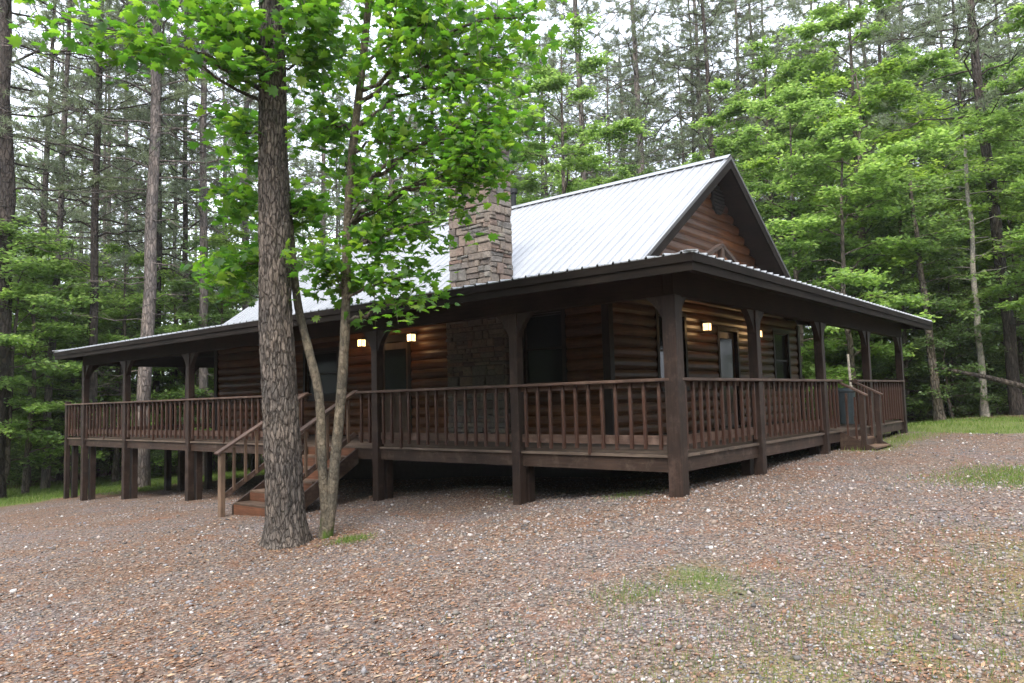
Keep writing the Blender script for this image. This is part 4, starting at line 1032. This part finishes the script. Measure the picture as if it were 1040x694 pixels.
bushes = [make_proto('shrub', hardwood(*a, limbs=20), M_hwbark, m_) for a, m_ in
          (((41, 2.6, .2, 1.6, 5000, .12, .2), M_leaf), ((42, 1.8, .1, 1.3, 3600, .11, .2), M_leaf), ((43, 3.4, .3, 1.8, 6000, .12, .3), M_leaf_far))]
PH = [25, 27, 23, 26, 24]; PR = [.2, .19, .17, .18, .16]
def place(px, d): k = ray(px, 400); k = k/np.dot(k, _f2); p = CAM+k*d; return p[0], p[1]
# pines one can point at: px, depth, prototype, trunk width px, lean sideways (m per m, + = to the right), bark, label
LP = [
 (-4, 24, 0, 22, 0.0, M_darkbark, 'thick dark pine cut by the left edge of the photo'),
 (48, 27, 2, 7, .035, None, 'slender grey pine leaning right, standing clear in the grass left of the deck'),
 (92, 26, 1, 8.5, .0, M_darkbark, 'straight dark pine rising just behind the left end of the porch roof'),
 (145, 24.5, 3, 13, .012, None, 'pale thick pine seen through the second open bay of the left porch'),
 (161, 30, 2, 6.5, .0, M_darkbark, 'thin dark pine just right of the pale thick one'),
 (190, 31, 4, 6.5, .0, M_darkbark, 'dark slim pine left of the reddish pine behind the porch'),
 (205, 28, 0, 9, -.008, None, 'reddish grey pine seen through the porch bay beside the wall'),
 (252, 33, 3, 8, .0, None, 'grey pine standing just left of the big front pine, behind the roof'),
 (33, 33, 4, 8, .03, M_darkbark, 'dark leaning pine between the edge pine and the slender grey one'),
 (103, 40, 2, 5, .0, None, 'very thin pine a little right of the straight dark one'),
 (128, 42, 0, 5.5, .0, None, 'distant thin pine left of the pale thick pine'),
 (178, 42, 1, 5, .0, M_darkbark, 'far thin pine between the dark slim pine and the pale thick pine'),
 (225, 40, 4, 6, .0, None, 'far pine above the porch roof near the white roof tip'),
 (516, 40, 2, 5, .0, None, 'thin pine rising right of the chimney top'),
 (608, 44, 3, 6, -.02, M_darkbark, 'dark pine behind the middle of the white roof ridge'),
 (664, 38, 1, 9.5, .0, None, 'sturdy pine with spreading boughs above the white roof'),
 (703, 50, 2, 5, .0, None, 'thin pine between the two sturdy ones above the roof'),
 (725, 42, 0, 8, -.008, None, 'sturdy pine just left of the roof peak'),
 (771, 40, 4, 7.5, -.006, None, 'grey pine just right of the roof peak'),
 (795, 46, 3, 6, .0, None, 'far pine right of the gable, behind leafy trees'),
 (560, 48, 4, 6, .0, M_darkbark, 'far dark pine behind the leafy tree above the roof'),
 (400, 40, 1, 8, .0, None, 'pine half hidden by the bright leaves left of the chimney'),
 (440, 46, 0, 7, .0, M_darkbark, 'dark pine behind the leaves next to the chimney'),
 (900, 44, 3, 7, .0, None, 'pine deep in the leafy woods right of the cabin'),
 (942, 40, 2, 7, .0, None, 'pine seen against the sky gap at upper right'),
 (1032, 25, 0, 11, -.05, M_darkbark, 'dark rough pine leaning left at the right edge of the photo'),
 (1000, 48, 1, 7, .0, None, 'far pine in the sky gap near the right edge'),
 (850, 50, 4, 6, .0, M_darkbark, 'far dark pine above the leafy trees right of the gable'),
 (330, 42, 2, 7, .0, None, 'far pine behind the two slim stems'),
 (640, 55, 1, 6, .0, None, 'distant pine left of the sturdy spreading pine'),
]
for (px, d, k, wpx, ln, bk, lb) in LP:
    x, y = place(px, d); sc = 1.0
    r_t = wpx*d/F_PX/2; o_ = put(pines[k], x, y, lb, 'tree', 'pines of the wood', bark_=bk)
    s_ = r_t/(PR[k]*.93); o_.scale = (min(1.5, max(.6, s_)),)*2+(1.0,)
    # lean about the viewing direction
    if ln:
        ax = Vector((_f[0], _f[1], 0)); q = Matrix.Rotation(math.atan(ln), 3, ax)
        o_.rotation_euler = (q@o_.rotation_euler.to_matrix()).to_euler()
rgp = np.random.default_rng(77)
cnt = 0; tries = 0; taken = [place(a[0], a[1]) for a in LP]
while cnt < 74 and tries < 4000:
    tries += 1; px = rgp.uniform(-120, 470) if cnt < 22 else rgp.uniform(470, 1120); d = rgp.uniform(40, 75) if cnt < 22 else rgp.uniform(36, 68); x, y = place(px, d)
    if min(math.hypot(x-a, y-b_) for a, b_ in taken) < 3.2: continue
    if y < -2 and x < 20: continue
    taken.append((x, y)); k = int(rgp.integers(0, 5)); side = 'left of the cabin' if px < 240 else ('beyond the white roof' if px < 780 else 'right of the cabin')
    o_ = put(pines[k], x, y, 'slim distant pine deep in the woods '+side, 'tree', 'distant pines '+side, bark_=M_darkbark if rgp.random() < .4 else None); o_.scale = (1, 1, rgp.uniform(.85, 1.1)); cnt += 1
# leafy trees one can point at
LH = [
 (575, 27, 5, .92, 'bright green leafy tree behind the roof, right of the chimney'),
 (528, 30, 1, 1.0, 'leafy tree rising directly behind the chimney side of the roof'),
 (625, 33, 2, .8, 'leafy tree low behind the middle of the ridge'),
 (700, 34, 2, .85, 'low leafy crown showing at the roof peak'),
 (1028, 27, 4, .85, 'yellow green leafy tree close to the right edge'),
 (890, 27, 4, 1.2, 'tall bright yellow green tree above the right woods'),
 (600, 36, 1, 1.15, 'second row leafy tree behind the bright one right of the chimney'),
 (815, 25, 1, .95, 'layered leafy tree just right of the gable'),
 (790, 31, 5, .95, 'tall leafy tree behind the right roof slope'),
 (868, 23.5, 0, 1.1, 'small leafy tree behind the side porch steps'),
 (880, 29, 5, 1.1, 'tall layered leafy tree at the middle of the right woods'),
 (915, 26, 3, 1.15, 'low dense leafy tree behind the far end of the side railing'),
 (935, 33, 2, 1.1, 'leafy tree left of the pale trunks on the right'),
 (972, 31, 1, .95, 'leafy tree between the two pale trunks on the right'),
 (1060, 29, 1, 1.0, 'leafy tree reaching in from the right edge'),
 (1110, 23, 2, .95, 'big leafy tree overhanging from beyond the right edge'),
 (1030, 33, 5, 1.0, 'tall leafy tree behind the leaning dark pine at right'),
 (845, 36, 5, 1.1, 'tall leafy tree in the second row right of the gable'),
 (760, 38, 2, 1.0, 'leafy tree in the second row behind the roof peak'),
 (2, 24, 3, 1.2, 'low leafy tree at the left edge of the photo'),
 (-25, 26, 1, .9, 'leafy tree partly cut off by the left edge'),
 (62, 31, 0, 1.1, 'leafy tree behind the slender grey pine on the left'),
 (30, 28, 0, 1.0, 'leafy tree left of the slender grey pine'),
 (115, 33, 3, 1.2, 'leafy tree seen through the first open bay of the porch'),
 (160, 36, 0, 1.1, 'leafy tree seen through the middle bay of the left porch'),
 (200, 35, 3, 1.2, 'leafy tree seen through the porch bay next to the log wall'),
 (240, 40, 1, .9, 'leafy tree beyond the left tip of the white roof'),
 (85, 40, 1, .85, 'leafy tree well behind the straight dark pine'),
 (8, 34, 1, 1.0, 'leafy tree in the second row at the left edge'),
 (72, 29, 4, .8, 'yellow green leafy tree between the slender grey pine and the straight dark one'),
 (118, 28.5, 0, 1.0, 'leafy tree just right of the straight dark pine, above the porch roof end'),
 (178, 31, 4, .8, 'yellow green leafy tree between the dark slim pine and the pale thick pine'),
 (228, 30, 0, 1.05, 'leafy tree beside the reddish grey pine, above the porch roof'),
 (28, 25, 0, .95, 'leafy tree standing left of the grass by the left end of the deck'),
]
for (px, d, k, sc, lb) in LH:
    x, y = place(px, d); put(hws[k], x, y, lb, 'tree', 'leafy trees of the wood', sc=sc)
cnt = 0; tries = 0; tk = [place(a[0], a[1]) for a in LH]
while cnt < 80 and tries < 4000:
    tries += 1; px = rgp.uniform(-140, 1180); d = rgp.uniform(30, 62); x, y = place(px, d)
    if min(math.hypot(x-a, y-b_) for a, b_ in tk) < 2.4: continue
    if x < 20 and y < 20 and x > -1: continue
    tk.append((x, y)); side = 'left of the cabin' if px < 240 else ('beyond the white roof' if px < 780 else 'right of the cabin')
    k = int(rgp.choice([0, 1, 2, 3, 5] if px > 700 else [0, 1, 3, 0, 3]))
    put(hws[k], x, y, 'leafy understorey tree in the thick of the woods '+side, 'tree', 'understorey trees '+side, sc=rgp.uniform(.8, 1.15)); cnt += 1
cnt = 0; tries = 0; tk2 = []
while cnt < 46 and tries < 4000:
    tries += 1; rt_side = rgp.random() < .45
    px = rgp.uniform(770, 1100) if rt_side else rgp.uniform(-60, 262)
    d = rgp.uniform(26.5, 31) if rt_side else rgp.uniform(28.5, 34); x, y = place(px, d)
    if abs(px-1000) < 14 or abs(px-950) < 10: continue
    if tk2 and min(math.hypot(x-a, y-b_) for a, b_ in tk2) < 1.9: continue
    tk2.append((x, y)); put(hws[(3, 0, 4)[int(rgp.integers(0, 3))]], x, y, 'leafy sapling on the sunlit edge of the woods '+('right of the porch' if rt_side else 'left of the deck'), 'tree', 'saplings along the wood edge '+('right' if rt_side else 'left'), sc=rgp.uniform(.55, .95)); cnt += 1
# yellow-green sapling with a pale trunk, second pale trunk
def slim(px0, py0, px1, py1, d, rb, rt_, H, label, seed, leafm, cb, Rc, nl, bm):
    b0 = at(px0, py0, d); x, y = b0[0], b0[1]; g = gz(x, y); rg = np.random.default_rng(seed)
    r_ = empty('broadleaf_tree', (x, y, g)); tag(r_, label, 'tree')
    top = at(px1, py1, d)-np.array([x, y, g]); dirv = top/np.linalg.norm(top); nb = NB()
    zz = np.linspace(-.2, H, 14); P = dirv*zz[:, None]/max(.2, dirv[2]); P[2:] += rg.normal(0, .018, (12, 3)); nb.tube(P, np.interp(zz, [-.2, 0, .5, H], [rb*1.5, rb*1.25, rb, rt_]), 10)
    tips = []
    for k in range(26):
        f = (k+.5)/26; h = cb+(H-cb)*f; q = np.array([np.interp(h, zz, P[:, i]) for i in range(3)]); az = k*2.4+rg.normal(0, .4); L = Rc*(1-.5*f)*rg.uniform(.5, 1.1)
        dd = np.array([math.cos(az), math.sin(az), rg.uniform(.05, .4)]); Q = branch_curve(q, dd, L, .3, 6, .05, rg); nb.tube(Q, np.linspace(.016, .004, 6), 4)
        for s_ in range(5):
            i = rg.integers(2, 6); a2 = az+rg.normal(0, .8); Q2 = branch_curve(Q[i], np.array([math.cos(a2), math.sin(a2), rg.normal(.0, .2)]), L*.35, .2, 4, .04, rg); nb.tube(Q2, [.007, .005, .004, .003], 3); tips.append(Q2)
    nb.build('trunk', bm, r_); ix = rg.integers(0, len(tips), nl); tt = rg.uniform(.1, 1.1, nl)
    B_ = np.stack([tips[i][0]+(tips[i][3]-tips[i][0])*t_ for i, t_ in zip(ix, tt)])+rg.normal(0, 1, (nl, 3))*np.array([.13, .13, .05])
    V, Fc = scatter(LEAF4, LEAF4F, B_, rotm(nl, .5), rg.uniform(.09, .16, nl)); mesh_np('crown', V, Fc, leafm, r_)
slim(1000, 418, 985, 217, 25, .115, .045, 9.5, 'slim pale trunked tree with yellow green leaves near the right edge', 51, M_leaf_y, 4.2, 2.3, 4200, M_pale)
slim(954, 418, 944, 345, 24.5, .15, .05, 8, 'short grey trunk standing at the lawn edge just right of the porch', 52, M_leaf, 3.0, 2.2, 4000, M_hwbark)
# snag and fallen log
sx_, sy_ = place(866, 22); b0 = np.array([sx_, sy_, gz(sx_, sy_)])
mb = MB(); tp = at(861, 360, 22)-b0; mb.tube([(0, 0, -.2), tuple(tp*.5+np.array([.02, 0, 0])), tuple(tp)], [.055, .045, .032], 9); o_ = mb.build('tree_snag', M_pale); o_.location = b0
tag(o_, 'pale broken tree stub seen just above the side porch railing', 'snag')
a_, c_ = at(955, 374, 24.5), at(1060, 398, 22.5)
mb = MB(); mb.tube([(0, 0, 0), tuple((c_-a_)*.5+np.array([0, 0, .05])), tuple(c_-a_), tuple((c_-a_)*1.25)], [.05, .075, .09, .1], 8); o_ = mb.build('leaning_log', M_darkbark); o_.location = a_
tag(o_, 'dark fallen trunk slanting down to the right between the pale trunks', 'log')
# shrubs at the wood edge
cnt = 0; tries = 0; tk = []
while cnt < 80 and tries < 5000:
    tries += 1; px = rgp.uniform(-100, 1150)
    if 250 < px < 780: continue
    d = rgp.uniform(25, 33) if px > 780 else rgp.uniform(29, 40); x, y = place(px, d)
    if tk and min(math.hypot(x-a, y-b_) for a, b_ in tk) < 1.3: continue
    tk.append((x, y)); side = 'left of the deck' if px < 400 else 'beyond the side yard'
    put(bushes[int(rgp.integers(0, 3))], x, y, 'green shrub in the undergrowth '+side, 'shrub', 'shrubs in the undergrowth '+side, sc=rgp.uniform(.7, 1.2)); cnt += 1
# far wood in view, plus an unseen light-blocking ring behind the camera, one mesh
n = 320000; a = YAW+rng.uniform(-.95, .95, n); d = rng.uniform(62, 105, n); z = rng.uniform(0, 1, n)**1.35*27
cl = vnoise(a*60, d*.3, 1.0, 12)*.6+vnoise(a*40, z*.5, 1.0, 13)*.6; keep = cl > rng.uniform(.2, .75, n)
a, d, z = a[keep], d[keep], z[keep]; x = CAM[0]+d*np.cos(a); y = CAM[1]+d*np.sin(a)
n = 130000; a2 = YAW+rng.uniform(1.0, 2*np.pi-1.0, n); d2 = rng.uniform(24, 48, n); z2 = rng.uniform(0, 1, n)**1.0*13  # unseen leaf ring added behind the camera, sized to block low sky light
cl = vnoise(a2*14, d2*.3, 1.0, 14)*.6+vnoise(a2*14, z2*.3, 1.0, 15)*.6; keep = cl > rng.uniform(.1, .55, n); a2, d2, z2 = a2[keep], d2[keep], z2[keep]
x = np.concatenate([x, CAM[0]+d2*np.cos(a2)]); y = np.concatenate([y, CAM[1]+d2*np.sin(a2)]); z = np.concatenate([z, z2]); szs = np.concatenate([rng.uniform(.25, .55, len(z)-len(z2)), rng.uniform(.5, 1.0, len(z2))])
V, Fc = scatter(LEAF4, LEAF4F, np.stack([x, y, ground(x, y)+z], 1), rotm(len(x), .8), szs)
tag(mesh_np('far_woods', V, Fc, M_leaf_far), 'hazy green far woods closing the view behind the trees, with an unseen light-blocking ring behind the camera', 'woods', kind='stuff')

# haze: the damp air between the trees
mb = MB(); mb.box(-960, 960, -960, 960, -9, 40)
m, t, b, o = mat('haze'); t.nodes.remove(b); pv = t.nodes.new('ShaderNodeVolumePrincipled'); pv.inputs['Color'].default_value = (.9, .93, .96, 1); pv.inputs['Density'].default_value = .00035; pv.inputs['Anisotropy'].default_value = .2
t.links.new(pv.outputs[0], o.inputs['Volume'])
tag(mb.build('haze', m), 'faint pale haze hanging between the distant trees', 'haze', kind='stuff')
S.cycles.volume_bounces = 1
